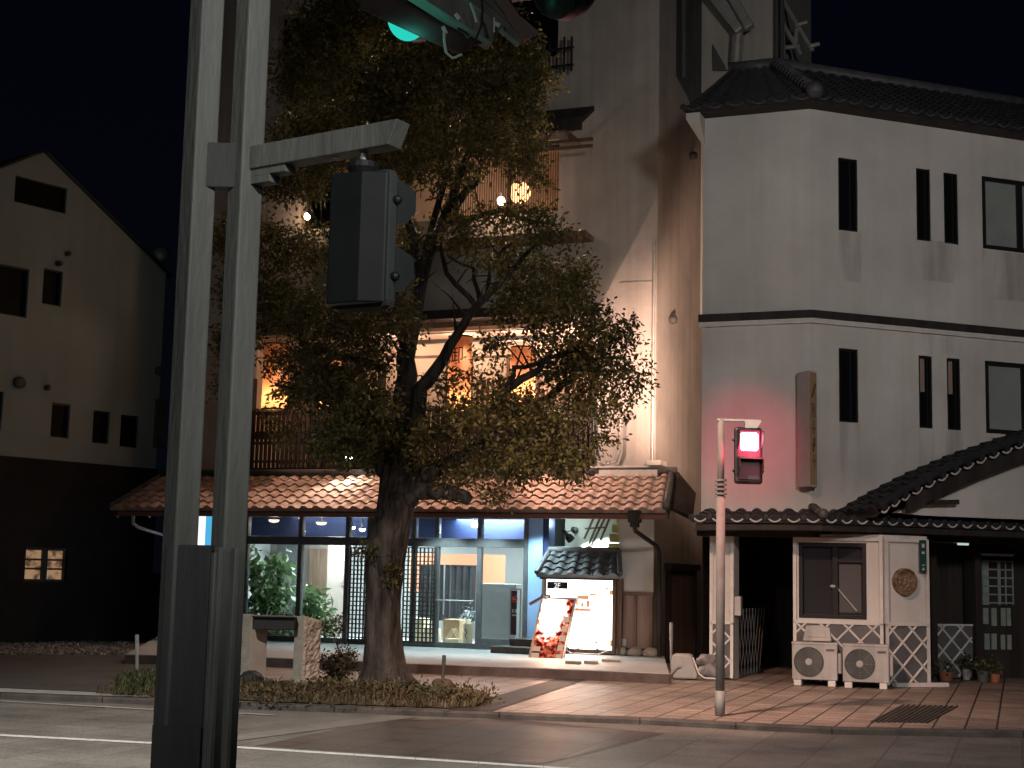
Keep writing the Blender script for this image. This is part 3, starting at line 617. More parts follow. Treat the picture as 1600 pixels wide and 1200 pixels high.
mb = MB(); mb.box(A, wx0 - .05, xR + .02, -.09, -.03, zw - .057, zw + .005)
for c in (968, 994, 1019):
    x = A.px(c, 980)[0]; mb.box(A, x - .025, x + .025, -.085, -.056, .35, zw - .06)
put('wood_trim', mb, M['wood'], ra)
mb = MB(); x = A.px(948, 1030)[0]
i = 0
xx = A.px(862, 1020)[0]
while xx < xR:
    wd_ = random.uniform(.14, .3); mb.bumpy(A.w(xx + wd_ / 2, -.10, FZ + .06), (wd_ / 2, .12, .10), i, 8, .08, FZ); xx += wd_ * .96; i += 1
put('stone_footing', mb, M['stone'], ra, smooth=True)
mb = MB(); 
for py, l in [(812, 963), (826, 956), (841, 952), (856, 950)]:
    a = A.rect(l, py - 6, 967, py + 6, .5); mb.box(A, a[0], a[1] + .02, .5, .9, a[2], a[3] + .01)
put('yellow_blocks', mb, M['yellow'], ra, bevel=.008)
mb = MB()
for (xa, ya, xb, yb) in [(928, 808, 913, 842), (938, 808, 917, 858), (946, 808, 920, 860), (953, 808, 938, 845)]:
    p = A.px(xa, ya, .45); q_ = A.px(xb, yb, .45); mb.bar(A.w(p[0], .45, p[1]), A.w(q_[0], .45, q_[1]), .035, .035)
p = A.px(914, 826, .46); q_ = A.px(945, 824, .46); mb.bar(A.w(p[0], .46, p[1]), A.w(q_[0], .46, q_[1]), .03, .03); put('slanted_rods', mb, M['wood'], ra)
mb = MB(); a = ir(972, 998, 979, 1010, -.09); mb.box(A, a[0], a[1], -.1, -.056, a[2], a[3]); put('socket_box', mb, M['white'], ra, bevel=.005)
def sp_pt(px, py): d_, z_ = sdp(px, py); return A.w(xR + .06, d_, z_)
# --- recessed back wing (right upper, behind B) and its details
mb = MB(); y2 = dD
wxa, wxb = A.px(1060, 60, y2)[0], A.px(1216, 60, y2)[0]
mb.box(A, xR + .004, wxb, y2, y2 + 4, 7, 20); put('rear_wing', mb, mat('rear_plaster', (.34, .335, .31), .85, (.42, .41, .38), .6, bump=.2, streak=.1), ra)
mb = MB(); mb.tube([sp_pt(1064, 122), sp_pt(1064, -30)], .06); put('rear_pipe', mb, M['steel_dark'], ra); mb = MB(); mb.tube([pA(1213, 104, y2 - .1), pA(1213, -30, y2 - .1)], .05); put('rear_pipe', mb, M['steel_dark'], ra); mb = MB(); mb.tube([pA(1222, 104, y2 - .1), pA(1222, -30, y2 - .1)], .05)
put('rear_pipe', mb, M['steel_dark'], ra)
mb = MB()
mb.bar(pA(1112, -12, y2 - .3), pA(1160, 48, y2 - .3), .3, .3); mb.bar(pA(1140, -12, y2 - .5), pA(1172, 44, y2 - .5), .2, .2); mb.tube([pA(1153, 45, y2 - .2), pA(1149, 100, y2 - .2)], .12); put('duct', mb, M['galv'], ra, bevel=.03)
mb = MB(); q = A; mb.xz(A, [A.px(1113, 110, y2 - .05), A.px(1137, 110, y2 - .05), A.px(1113, 68, y2 - .05)], y2 - .05, y2 - .004); mb.add([A.w(xR - .01, y, z) for y, z in [(dA, TOP), (dA, zA), (dB, zB_), (dC, zC), (9, zC), (9, TOP)]], [list(range(6))])
put('dark_panel', mb, M['steel_dark'], ra)
mb = MB()
for a_, b_ in [((1223, 0), (1270, 80)), ((1222, 35), (1252, 86)), ((1223, 75), (1250, 72)), ((1266, 72), (1281, 68)), ((1243, 40), (1262, 34)), ((1245, 45), (1242, 75)), ((1222, -20), (1224, 90))]:
    mb.tube([pA(*a_, y2 + .5), pA(*b_, y2 + .5)], .05, 8)
put('stair_rail', mb, M['galv'], ra)

light('alley_light', 'SPOT', BL.w(-1.92, .3, 4.6), 2000, WARM, BL.w(-2.75, 4.5, 5.6), .12, 78, .7)
# ---- hanging & standing things at A
def lantern(px, py0, py1, wpx, label, ch=None, power=60, off=-.55):
    x0_, x1_, z0_, z1_ = A.rect(px - wpx / 2, py0, px + wpx / 2, py1, off); cx_ = (x0_ + x1_) / 2; r = (x1_ - x0_) / 2
    t = thing('paper_lantern', A.w(cx_, off, z0_), -TA, label=label, cat='lantern', group='tall orange paper lanterns on the balcony')
    mb = MB(); n_ = 16; prof = [(r, 0)] + [(r * (1 + .015 * (i % 2)), (z1_ - z0_) * i / n_) for i in range(1, n_)] + [(r, z1_ - z0_)]
    mb.lathe(A.w(cx_, off, z0_), (0, 0, 1), prof, 20); put('shade', mb, M['paper'], t, smooth=True)
    mb = MB()
    for z in (z0_ - .015, z1_): mb.lathe(A.w(cx_, off, z), (0, 0, 1), [(r * .8, 0), (r * 1.05, 0), (r * 1.05, .03), (r * .8, .03), (r * .8, 0)], 20)
    mb.tube([A.w(cx_, off, z1_ + .02), A.w(cx_, off, z1_ + .25)], .01, 6); put('rim', mb, M['blackwood'], t)
    mb = MB(); mb.bumpy(A.w(cx_, off, z0_ + .22), (.07, .07, .09), 1, 8, 0); put('bulb', mb, M['bulb_w'], t, smooth=True)
    light('lantern_light', 'POINT', A.w(cx_, off, z0_ + .24), power, WARM, size=.08).parent = None
    if ch: text_mesh(ch, .36, face_matrix(A, cx_, off - r - .012, z1_ - .38), 'written_character', M['black'], t)
    return t
lantern(430, 540, 640, 34, 'tall orange lantern at the left end of the balcony, beside the steel post', power=6)
lantern(520, 560, 642, 34, 'tall orange lantern mostly hidden by leaves left of the trunk', power=8)
lantern(718, 528, 650, 34, 'tall orange lantern with a black written character between two limbs of the tree', '御', power=12)
lantern(817, 545, 632, 36, 'brightest orange lantern at the right end of the balcony', power=34)
light('leaf_fill', 'SPOT', pA(815, 246, -1.0), 420, (1, .72, .50), pA(815, 246, -1.0) + Vector((.2, -3, -.6)), .06, 150, .6)  # added spot in front of the hood to brighten nearby leaves
light('crown_fill', 'SPOT', pA(830, 196, -.9), 900, (1, .74, .50), pA(830, 196, -.9) + Vector((-.9, -3, .5)), .06, 120, .8)  # added spots above the hood that light the upper crown
light('crown_fill', 'SPOT', pA(600, 196, -.9), 450, (1, .74, .50), pA(600, 196, -.9) + Vector((.4, -3, .5)), .06, 110, .8)
light('leaf_fill', 'SPOT', pA(600, 250, -1.0), 160, (1, .72, .50), pA(600, 250, -1.0) + Vector((.4, -3, -.3)), .06, 110, .6)
light('lantern_glow', 'SPOT', pA(838, 603, -1.0), 330, (1, .61, .47), pA(960, 640, 0), .035, 172, .2)
def bulb(px, py, off, power, label, r=.06, col=WARM, m='bulb_w'):
    p = pA(px, py, off); t = thing('hanging_bulb', p, 0, label=label, cat='lamp', group='bare bulbs in the upper windows')
    mb = MB(); mb.bumpy(p, (r, r, r * 1.2), 3, 8, 0); put('bulb', mb, M[m], t, smooth=True)
    mb = MB(); mb.tube([p + Vector((0, 0, r)), p + Vector((0, 0, r + .1))], .025, 8); mb.tube([p + Vector((0, 0, r + .1)), p + Vector((0, 0, .8))], .005, 6); put('lamp_cord', mb, M['black'], t)
    light('bulb_light', 'POINT', p - A.n * .15, power, col, size=r)
bulb(783, 314, -.25, 40, 'bare glowing bulb in the third floor window right of the trunk', .07)
bulb(480, 338, -.25, 9, 'bare glowing bulb beside the back of the pedestrian signal', .06)
p = pA(812, 301, 1.0); t = thing('paper_globe_lamp', p, 0, label='round paper globe lamp glowing behind the reed screen', cat='lamp')
mb = MB(); mb.bumpy(p, (.22, .22, .22), 5, 12, 0); put('globe', mb, M['paperball'], t, smooth=True); mb = MB(); mb.tube([p + Vector((0, 0, .2)), p + Vector((0, 0, .9))], .006, 6); put('lamp_cord', mb, M['black'], t)
light('globe_light', 'POINT', p, 14, WARM, size=.08)
light('upper_room_light', 'POINT', pA(700, 280, 1.2), 9, WARM, size=.1)
# floodlight on the balcony rail
p = pA(545, 712, -.35); t = thing('flood_lamp', p, 0, label='white flood lamp clamped to the railing, glaring through leaves left of the trunk', cat='lamp')
mb = MB(); mb.lathe(p, (0, -.5, -.9), [(.02, -.1), (.07, -.08), (.10, .06), (.085, .06), (.06, -.06)], 16); put('lamp_hood', mb, M['steel_dark'], t, smooth=True)
mb = MB(); mb.lathe(p, (0, -.5, -.9), [(.001, .03), (.085, .03)], 16); put('lamp_face', mb, glow('flood_face', (1, .93, .82), 60), t); mb = MB(); mb.bar(p + Vector((0, .05, .05)), p + A.n * .3 + Vector((0, 0, .02)), .03, .03); put('bracket', mb, M['steel_dark'], t)
light('flood_light', 'SPOT', p + Vector((0, -.04, -.07)), 60, (1, .86, .68), p + Vector((0, -.5, -.9)), .06, 130, .5)
# poster case with little roof
a = A.rect(853, 905, 957, 1014, -.22); tb = thing('poster_case', A.w((a[0] + a[1]) / 2, -.2, a[2]), -TA, label='lit poster case under a small grey tiled roof at the right of the shop front', cat='display case')
mb = MB(); b_ = A.rect(846, 903, 963, 1018, -.15); mb.box(A, b_[0], b_[1], -.16, .2, b_[2], b_[3] + .10); mb.frame(A, a[0] - .06, a[1] + .06, a[2] - .06, a[3] + .06, -.24, -.16, .06); mb.box(A, b_[0] + .003, b_[1] - .003, -.12, .19, FZ, b_[2]); mb.box(A, b_[1], b_[1] + .1, -.16, .1, FZ, b_[3]); put('case', mb, M['wood'], tb)
def poster_mat(name, s, board=False):
    m = bpy.data.materials.new(name); m.use_nodes = True; n = m.node_tree; n.nodes.clear(); L = n.links
    tcn = n.nodes.new('ShaderNodeTexCoord'); e = n.nodes.new('ShaderNodeEmission'); o = n.nodes.new('ShaderNodeOutputMaterial')
    v = n.nodes.new('ShaderNodeTexVoronoi'); v.distance = 'CHEBYCHEV'; v.inputs['Scale'].default_value = 5 if board else 3; L.new(tcn.outputs['Object'], v.inputs['Vector'])
    r = n.nodes.new('ShaderNodeValToRGB'); L.new(v.outputs['Color'], r.inputs[0]); E = r.color_ramp.elements
    if board: E[0].color = (.9, .45, .25, 1); E[0].position = .2; E[1].color = (.32, .05, .02, 1); E[1].position = .75
    else: E[0].color = (1, .93, .88, 1); E[0].position = .55; E[1].color = (1, .9, .8, 1)
    e.inputs[1].default_value = s; L.new(r.outputs[0], e.inputs[0]); L.new(e.outputs[0], o.inputs[0]); return m
mb = MB(); mb.box(A, a[0], a[1], -.21, -.17, a[2], a[3]); ps = put('poster', mb, glow('lit_poster', (1, .88, .82), 5), tb)
mb = MB(); q = A.rect(855, 909, 887, 920, -.215); mb.box(A, q[0], q[1], -.222, -.212, q[2], q[3]); put('floor_plate', mb, M['blackframe'], ps)
text_mesh('2F', .13, face_matrix(A, (q[0] + q[1]) / 2, -.226, (q[2] + q[3]) / 2 - .01), 'floor_text', glow('plate_text', (1, 1, 1), 1.2), ps)
mb = MB(); rr = random.Random(4)
for (l, t_, r_, b__) in [(902, 930, 920, 936), (922, 928, 932, 931), (900, 934, 903, 950), (908, 942, 912, 948), (916, 938, 921, 949), (898, 951, 922, 955), (908, 957, 911, 960), (922, 929, 923, 958), (952, 922, 957, 930), (946, 918, 950, 921), (953, 1000, 957, 1010), (903, 1005, 916, 1007), (930, 1002, 934, 1006), (950, 958, 954, 960)]:
    q = A.rect(l, t_, r_, b__, -.215); k0 = 5
    mb.xz(A, [(q[0] + rr.uniform(-.01, .01), q[2]), (q[1], q[2] + rr.uniform(-.01, .01)), (q[1] + rr.uniform(-.01, .01), q[3]), (q[0], q[3] + rr.uniform(-.01, .01))], -.216, -.212)
put('poster_picture', mb, glow('poster_print', (.9, .38, .16), .9), ps)
zt_, zb_ = A.px(905, 862, -.1)[1], A.px(905, 900, -.62)[1]
l1, r1, l0, r0 = A.px(858, 862, -.1)[0], A.px(966, 862, -.1)[0], A.px(838, 898, -.62)[0], A.px(969, 898, -.62)[0]
mb = MB(); mb.tiles(A.w(l1, -.08, zt_), A.w(r1, -.08, zt_), A.w(r0, -.62, zb_), A.w(l0, -.62, zb_), .24, .2, .05, .035, 10); mb.tube([A.w(l1, -.1, zt_ + .03), A.w(r1, -.1, zt_ + .03)], .06); mb.box(A, l1, r1, -.13, -.0, zt_ - .04, zt_ + .02)
mb.tube([A.w(r1, -.08, zt_ + .02), A.w(r0, -.62, zb_ + .05)], .05); mb.tube([A.w(l1, -.08, zt_ + .02), A.w(l0, -.62, zb_ + .05)], .045)
put('tiled_cover', mb, M['tile_grey'], tb); mb = MB(); mb.prism([A.w(l0 + .05, -.58, zb_ - .07), A.w(r0 - .03, -.58, zb_ - .07), A.w(r1, -.1, zb_ + .0), A.w(l1, -.1, zb_)], [A.w(l0 + .05, -.58, zb_ - .03), A.w(r0 - .03, -.58, zb_ - .03), A.w(r1, -.1, zb_ + .25), A.w(l1, -.1, zb_ + .25)]); put('cover_soffit', mb, M['blackwood'], tb)
# spot lamp on white wall
p = pA(888, 838, .35); t = thing('wall_spot_lamp', p, 0, label='small dark adjustable spot lamp on the bright wall above the poster case', cat='lamp')
dr = (A.u * .55 - Vector((0, 0, .8)) + A.n * .5).normalized(); mb = MB(); mb.lathe(p, dr, [(.025, -.16), (.035, -.13), (.035, -.05), (.075, .0), (.08, .10), (.065, .10), (.05, 0)], 16); put('lamp_head', mb, M['blackframe'], t, smooth=True)
b = pA(898, 828, .88); mb = MB(); mb.lathe(b, -A.n, [(.06, 0), (.06, .06), (.001, .07)], 16); mb.tube([b, p - dr * .1], .012, 6); put('lamp_arm', mb, M['blackframe'], t)
light('wall_spot', 'SPOT', p + dr * .12, 420, (.72, 1, .95), p + dr * 2, .03, 110, .3)
light('recess_light', 'POINT', pA(880, 818, .3), 14, (.75, 1, .95), size=.08)
# A-board sign, lit
bx = Fr(G(851, 1042, SW).xy, rad(-14)); pb = G(851, 1042, SW)
t = thing('menu_board', pb, rad(-14), label='leaning lit menu board in a metal frame standing on the pavement before the shop', cat='signboard')
Wb, Hb, lean, tilt = .62, 1.16, .20, .16
def bw(x, z, y=0): # local board coords (leans back and sideways)
    return bx.w(x + tilt * z, y + lean * z, .09 + z)
def bpanel(mb, x0, x1, z0, z1, y0, y1): mb.prism([bw(x0, z0, y0), bw(x1, z0, y0), bw(x1, z1, y0), bw(x0, z1, y0)], [bw(x0, z0, y1), bw(x1, z0, y1), bw(x1, z1, y1), bw(x0, z1, y1)])
mb = MB(); hw = Wb / 2
bpanel(mb, -hw, -hw + .03, 0, Hb, -.03, .04); bpanel(mb, hw - .03, hw, 0, Hb, -.03, .04); bpanel(mb, -hw + .03, hw - .03, 0, .03, -.03, .04); bpanel(mb, -hw + .03, hw - .03, Hb - .03, Hb, -.03, .04); put('frame', mb, M['galv'], t)
def board_mat():
    m = bpy.data.materials.new('menu_print_glare'); m.use_nodes = True; n = m.node_tree; n.nodes.clear(); L = n.links
    tcn = n.nodes.new('ShaderNodeTexCoord'); e = n.nodes.new('ShaderNodeEmission'); o = n.nodes.new('ShaderNodeOutputMaterial')
    v = n.nodes.new('ShaderNodeTexNoise'); v.inputs['Scale'].default_value = 13; v.inputs['Detail'].default_value = 4; L.new(tcn.outputs['Object'], v.inputs['Vector'])
    r = n.nodes.new('ShaderNodeValToRGB'); L.new(v.outputs[0], r.inputs[0]); E = r.color_ramp.elements; E[0].position = .42; E[0].color = (.14, .008, .006, 1); E[1].position = .64; E[1].color = (1, .22, .12, 1)
    # lamp glare on the upper board, painted into the emission
    sp_ = n.nodes.new('ShaderNodeSeparateXYZ'); L.new(tcn.outputs['Object'], sp_.inputs[0])
    dz = n.nodes.new('ShaderNodeMath'); dz.operation = 'SUBTRACT'; dz.inputs[1].default_value = .92; L.new(sp_.outputs['Z'], dz.inputs[0])
    dx = n.nodes.new('ShaderNodeMath'); dx.operation = 'MULTIPLY_ADD'; dx.inputs[1].default_value = -.16; dx.inputs[2].default_value = -.02; L.new(sp_.outputs['Z'], dx.inputs[0])
    d2 = n.nodes.new('ShaderNodeMath'); d2.operation = 'ADD'; L.new(sp_.outputs['X'], d2.inputs[0]); L.new(dx.outputs[0], d2.inputs[1])
    d3 = n.nodes.new('ShaderNodeMath'); d3.operation = 'ADD'; d3.inputs[1].default_value = .08; L.new(d2.outputs[0], d3.inputs[0])
    cb = n.nodes.new('ShaderNodeCombineXYZ'); m1 = n.nodes.new('ShaderNodeMath'); m1.operation = 'MULTIPLY'; m1.inputs[1].default_value = 4.3; L.new(d3.outputs[0], m1.inputs[0]); m2 = n.nodes.new('ShaderNodeMath'); m2.operation = 'MULTIPLY'; m2.inputs[1].default_value = 2.3; L.new(dz.outputs[0], m2.inputs[0])
    L.new(m1.outputs[0], cb.inputs[0]); L.new(m2.outputs[0], cb.inputs[2]); ln = n.nodes.new('ShaderNodeVectorMath'); ln.operation = 'LENGTH'; L.new(cb.outputs[0], ln.inputs[0])
    ad = n.nodes.new('ShaderNodeMath'); ad.operation = 'MULTIPLY_ADD'; ad.inputs[1].default_value = -1.2; L.new(v.outputs[0], ad.inputs[0]); L.new(ln.outputs['Value'], ad.inputs[2])
    mr = n.nodes.new('ShaderNodeMapRange'); mr.inputs[1].default_value = -.1; mr.inputs[2].default_value = .75; mr.inputs[3].default_value = 9; mr.inputs[4].default_value = .85; L.new(ad.outputs[0], mr.inputs[0])
    L.new(r.outputs[0], e.inputs[0]); L.new(mr.outputs[0], e.inputs[1]); L.new(e.outputs[0], o.inputs[0])
    mc = n.nodes.new('ShaderNodeMix'); mc.data_type = 'RGBA'; f_ = n.nodes.new('ShaderNodeMapRange'); f_.inputs[1].default_value = .55; f_.inputs[2].default_value = -.05; L.new(ad.outputs[0], f_.inputs[0]); L.new(f_.outputs[0], mc.inputs[0]); L.new(r.outputs[0], mc.inputs[6]); mc.inputs[7].default_value = (1, .8, .68, 1); L.new(mc.outputs[2], e.inputs[0]); return m
mb = MB(); bpanel(mb, -hw + .03, hw - .03, .03, Hb - .03, -.012, .03); pan = put('menu_panel', mb, board_mat(), t)
mb = MB()
for k in range(5): bpanel(mb, .16, .26, .1 + k * .16, .2 + k * .16, -.016, -.013)
for k in range(2): bpanel(mb, -.27, -.14, .13 + .11 * k, .21 + .11 * k, -.016, -.013)
put('small_pictures', mb, glow('small_print', (.8, .55, .4), .7), pan)
mb = MB(); bpanel(mb, -.27, .27, .045, .09, -.016, -.013); put('caption_band', mb, M['blackframe'], pan)
mb = MB(); mb.bar(bw(-.2, -.02, .02), bw(.25, -.02, .02), .05, .05); mb.bar(bx.w(-.2, -.15, .06), bx.w(-.2, .4, .06), .06, .06); mb.bar(bx.w(.3, -.12, .06), bx.w(.3, .45, .06), .06, .06); mb.bar(bw(0, 0, .05), bw(.0, Hb * .9, .05), .04, .04)
mb.lathe(bx.w(-.2, -.12, .055), bx.u, [(.001, -.05), (.055, -.05), (.055, .05), (.001, .05)], 14); mb.lathe(bx.w(.08, -.12, .055), bx.u, [(.001, -.05), (.055, -.05), (.055, .05), (.001, .05)], 14); put('stand', mb, M['steel_dark'], t)
mb = MB(); mb.tube([bw(-.17, Hb + .02, 0), bw(-.27, Hb + .03, -.2)], .02, 8); mb.tube([bw(-.24, Hb + .02, -.12), bw(-.46, Hb - .13, -.18)], .03, 8); mb.tube([bw(-.18, Hb - .05, .04), bw(-.18, Hb + .03, -.02)], .015, 6); put('clip_lamp', mb, M['steel_dark'], t)
light('board_light', 'SPOT', bw(-.02, .85, -.1), 85, (1, .55, .36), bx.w(.35, -2.2, -.6), .12, 150, .8)
light('board_floor_light', 'POINT', bw(.1, .55, -.35), 22, (1, .62, .42), size=.12)
light('poster_light', 'AREA', A.w((a[0] + a[1]) / 2, -.26, (a[2] + a[3]) / 2), 35, (1, .78, .64), A.w((a[0] + a[1]) / 2, -5, .9), .9)
mb = MB(); mb.tube([pA(884, 1016, -.3)] + [A.w(A.px(x, y, -.5)[0], -.5, max(A.px(x, y, -.5)[1], FZ + .02)) for x, y in [(893, 1028), (903, 1034), (915, 1033), (935, 1029), (953, 1016)]], .012, 6); put('power_cable', mb, M['galv'], label='thin pale cable looping on the stone footing under the poster case', cat='cable')
mb = MB()
for (l, y, wpx) in [(883, 1037, 24), (912, 1037, 22), (940, 1034, 28)]:
    p0 = G(l, y, FZ); p1 = G(l + wpx, y + 1, FZ); mb.prism([p0 + Vector((0, 0, .003)), p1 + Vector((0, 0, .003)), p1 + Vector((.03, .35, .003)), p0 + Vector((.03, .35, .003))], [p0 + Vector((0, 0, .04)), p1 + Vector((0, 0, .04)), p1 + Vector((.03, .35, .04)), p0 + Vector((.03, .35, .04))])
put('flat_stones', mb, M['stone'], label='row of flat stepping stones lying before the poster case', cat='stone')
# shop contents
def leaves(name, blobs, n, L0, L1, m, parent=None, aspect=.5, droop=.3, seed=1, twig=1, gaps=None, **tags):
    g = np.random.default_rng(seed); C_ = np.array([b[0] for b in blobs], float); Rr = np.array([b[1] for b in blobs], float)
    vol = np.array([b[2] if len(b) > 2 else 1 for b in blobs], float) * (Rr.prod(axis=1) ** (.72)); pr = vol / vol.sum()
    nt_ = max(1, n // twig); idx = g.choice(len(blobs), nt_, p=pr); d = g.normal(size=(nt_, 3)); d /= np.linalg.norm(d, axis=1)[:, None]
    rr_ = g.random(nt_) ** (1 / 2.2); c = C_[idx] + d * rr_[:, None] * Rr[idx] * (1 + .10 * g.normal(size=(nt_, 1)))
    if gaps:
        from mathutils import noise as mn
        keep = [i for i in range(nt_) if mn.noise(Vector(c[i]) * 1.55) * .75 + mn.noise(Vector(c[i]) * 3.7) * .5 > gaps(c[i])]
        c = c[keep]; d = d[keep]; nt_ = len(keep)
    tdir = d + g.normal(scale=.6, size=(nt_, 3)); tdir /= np.linalg.norm(tdir, axis=1)[:, None]
    c = np.repeat(c, twig, 0); td = np.repeat(tdir, twig, 0); k = np.tile(np.arange(twig), nt_)[:, None]
    N = len(c); c = c + td * (k * L1 * .32) + g.normal(scale=L1 * .35, size=(N, 3))
    a = td * .7 + g.normal(size=(N, 3)) * .8; a[:, 2] -= droop; a /= np.linalg.norm(a, axis=1)[:, None]
    b_ = np.cross(a, g.normal(size=(N, 3))); b_ /= np.linalg.norm(b_, axis=1)[:, None] + 1e-9; nn = np.cross(a, b_)
    L = g.uniform(L0, L1, size=(N, 1)); v = np.empty((N, 4, 3)); v[:, 0] = c; v[:, 1] = c + a * L * .5 + b_ * L * aspect * .5 - nn * L * .06; v[:, 2] = c + a * L; v[:, 3] = c + a * L * .5 - b_ * L * aspect * .5 - nn * L * .06
    if parent is not None: Mx = MW[parent.name]
    else: Mx = Matrix.Translation(Vector(C_.mean(0)))
    I = np.array(Mx.inverted()); vv = v.reshape(-1, 3) @ I[:3, :3].T + I[:3, 3]
    me = bpy.data.meshes.new(name); me.vertices.add(N * 4); me.vertices.foreach_set('co', vv.ravel()); me.loops.add(N * 4); me.loops.foreach_set('vertex_index', np.arange(N * 4))
    me.polygons.add(N); me.polygons.foreach_set('loop_start', np.arange(N) * 4); me.update(calc_edges=True); me.materials.append(m)
    o = bpy.data.objects.new(name, me); COL.objects.link(o)
    if parent is not None: o.parent = parent
    else: o.location = Mx.translation
    MW[o.name] = Mx.copy(); tag(o, **tags); return o
def AW(px, py, off): return tuple(pA(px, py, off))
def pot_plant(name, foot, r, blobs, n, L0, L1, label, seed, m='leaf2', potm='terracotta', aspect=.5, h=.3):
    t = thing(name, foot, 0, label=label, cat='potted plant'); mb = MB(); f = Vector(foot)
    mb.lathe(f, (0, 0, 1), [(.001, 0), (r * .7, 0), (r, h), (r * 1.08, h), (r * 1.08, h - .04), (r * .85, h - .03), (.001, h - .03)], 16); put('pot', mb, M[potm], t, smooth=False)
    mb = MB(); c0 = f + Vector((0, 0, h - .04))
    for bl in blobs: mb.tube([c0, c0.lerp(Vector(bl[0]), .5) + Vector((.03, 0, .05)), bl[0]], [.02, .015, .006], 6)
    put('stem', mb, M['bark'], t); leaves('foliage', blobs, n, L0, L1, M[m], t, aspect, .4, seed); return t
def af(px, off): return A.w(A.px(px, 960, off)[0], off, FZ + .006)
pot_plant('large_house_plant', af(415, .7), .22, [(AW(398, 900, .7), (.22, .3, .45)), (AW(405, 950, .7), (.3, .3, .4)), (AW(440, 890, .7), (.25, .3, .28)), (AW(430, 930, .7), (.3, .3, .4)), (AW(448, 960, .7), (.2, .25, .2)), (AW(395, 875, .7), (.18, .2, .15))], 620, .14, .26, 'large broad-leaved plant filling the left shop window', 21, aspect=.6)
pot_plant('fern_plant', af(492, .8), .16, [(AW(490, 945, .8), (.2, .2, .3)), (AW(500, 965, .8), (.26, .2, .2)), (AW(483, 930, .8), (.12, .15, .15))], 520, .12, .26, 'feathery green fern in the second shop window', 22, aspect=.25)
mb = MB(); q0 = ir(378, 985, 460, 1006, .4); mb.box(A, q0[0], q0[1], .3, .6, FZ + .01, FZ + .12); tpl = put('window_planter', mb, M['frame'], label='long low planter box behind the left shop window', cat='planter')
leaves('foliage', [(AW(x, 990, .45), (.16, .12, .12)) for x in (385, 400, 415, 430, 445, 455)], 420, .08, .2, M['leaf2'], tpl, .25, .2, 31)
# no smoking stand
a = ir(798, 922, 812, 1006, .55); t = thing('no_smoking_stand', A.w((a[0] + a[1]) / 2, .55, FZ), -TA, label='narrow dark notice stand with a red no smoking ring inside the right shop window', cat='sign')
mb = MB(); mb.frame(A, a[0] - .02, a[1] + .03, FZ + .01, a[3] + .03, .53, .57, .025); put('frame', mb, M['white'], t)
mb = MB(); nb = ir(799, 923, 808, 992, .55); mb.box(A, nb[0], nb[1], .52, .529, nb[2], nb[3]); nbo = put('notice', mb, mat('dark_red_notice', (.05, .015, .02), .5), t)
c = A.px(804, 936, .51); mb = MB(); n_ = 20; R1, R2 = .062, .045
for i in range(n_):
    t0, t1 = i / n_ * 6.2832, (i + 1) / n_ * 6.2832
    mb.quad(*[A.w(c[0] + r * math.cos(q), .515, c[1] + r * math.sin(q)) for r, q in ((R2, t0), (R1, t0), (R1, t1), (R2, t1))])
mb.xz(A, [(c[0] - .045, c[1] + .03), (c[0] - .03, c[1] + .045), (c[0] + .045, c[1] - .03), (c[0] + .03, c[1] - .045)], .512, .516); put('red_ring', mb, mat('red_print', (.7, .05, .05), .5), nbo)
mb = MB(); mb.box(A, c[0] - .04, c[0] + .035, .512, .515, c[1] - .008, c[1] + .008)
for dx in (-.05, .01): mb.box(A, c[0] + dx, c[0] + dx + .035, .512, .519, c[1] - .26, c[1] - .19)
mb.box(A, c[0] - .05, c[0] + .05, .512, .519, c[1] - .32, c[1] - .29); put('white_marks', mb, M['white'], nbo)
# boxes, cream can with vase, low table things
def simple(name, mb, m, label, cat, bevel=.006, **k): return put(name, mb, m, label=label, cat=cat, bevel=bevel, **k)
a = ir(692, 960, 718, 998, 1.0); mb = MB(); mb.box(A, a[0], a[1], 1.0, 1.4, FZ + .01, FZ + .01 + a[3] - a[2]); mb.box(A, a[0] + .02, a[1] - .02, .99, 1.41, FZ + a[3] - a[2], FZ + a[3] - a[2] + .03); simple('brown_carton', mb, M['box'], 'brown carton on the shop floor behind the glass door', 'box')
a = ir(695, 985, 716, 998, .6); mb = MB(); mb.box(A, a[0], a[1], .6, .85, FZ + .01, FZ + .14)
for k in range(3): mb.tube([A.w(a[0] + .02, .62 + .09 * k, FZ + .14), A.w((a[0] + a[1]) / 2, .62 + .09 * k, FZ + .34), A.w(a[1] - .02, .62 + .09 * k, FZ + .14)], .008, 6)
simple('bamboo_basket', mb, M['cream_can'], 'low basket with bent cane hoops behind the glass door', 'basket', 0)
a = ir(721, 960, 735, 1000, .6); cx_ = (a[0] + a[1]) / 2; r = (a[1] - a[0]) / 2; p = A.w(cx_, .7, FZ + .01); mb = MB(); mb.lathe(p, (0, 0, 1), [(.001, 0), (r * .9, 0), (r, .03), (r, .42), (r * .93, .44), (r * .5, .46), (r * .5, .52), (.001, .52)], 20)
t = thing('painted_cask', p, 0, label='cream coloured sake cask with brush marks behind the glass door', cat='cask'); put('cask', mb, M['cream_can'], t, smooth=True)
mb = MB(); mb.tube([A.w(cx_ - .02, .7 - r - .003, p.z + .34), A.w(cx_ + .02, .7 - r - .003, p.z + .26), A.w(cx_ - .02, .7 - r - .003, p.z + .2), A.w(cx_ + .03, .7 - r - .003, p.z + .14)], .009, 6); put('brush_mark', mb, M['black'], t); leaves('flowers', [(tuple(p + Vector((0, 0, .62))), (.12, .1, .12))], 70, .05, .1, mat('pale_flower', (.55, .6, .62), .6), t, .4, 0, 41)
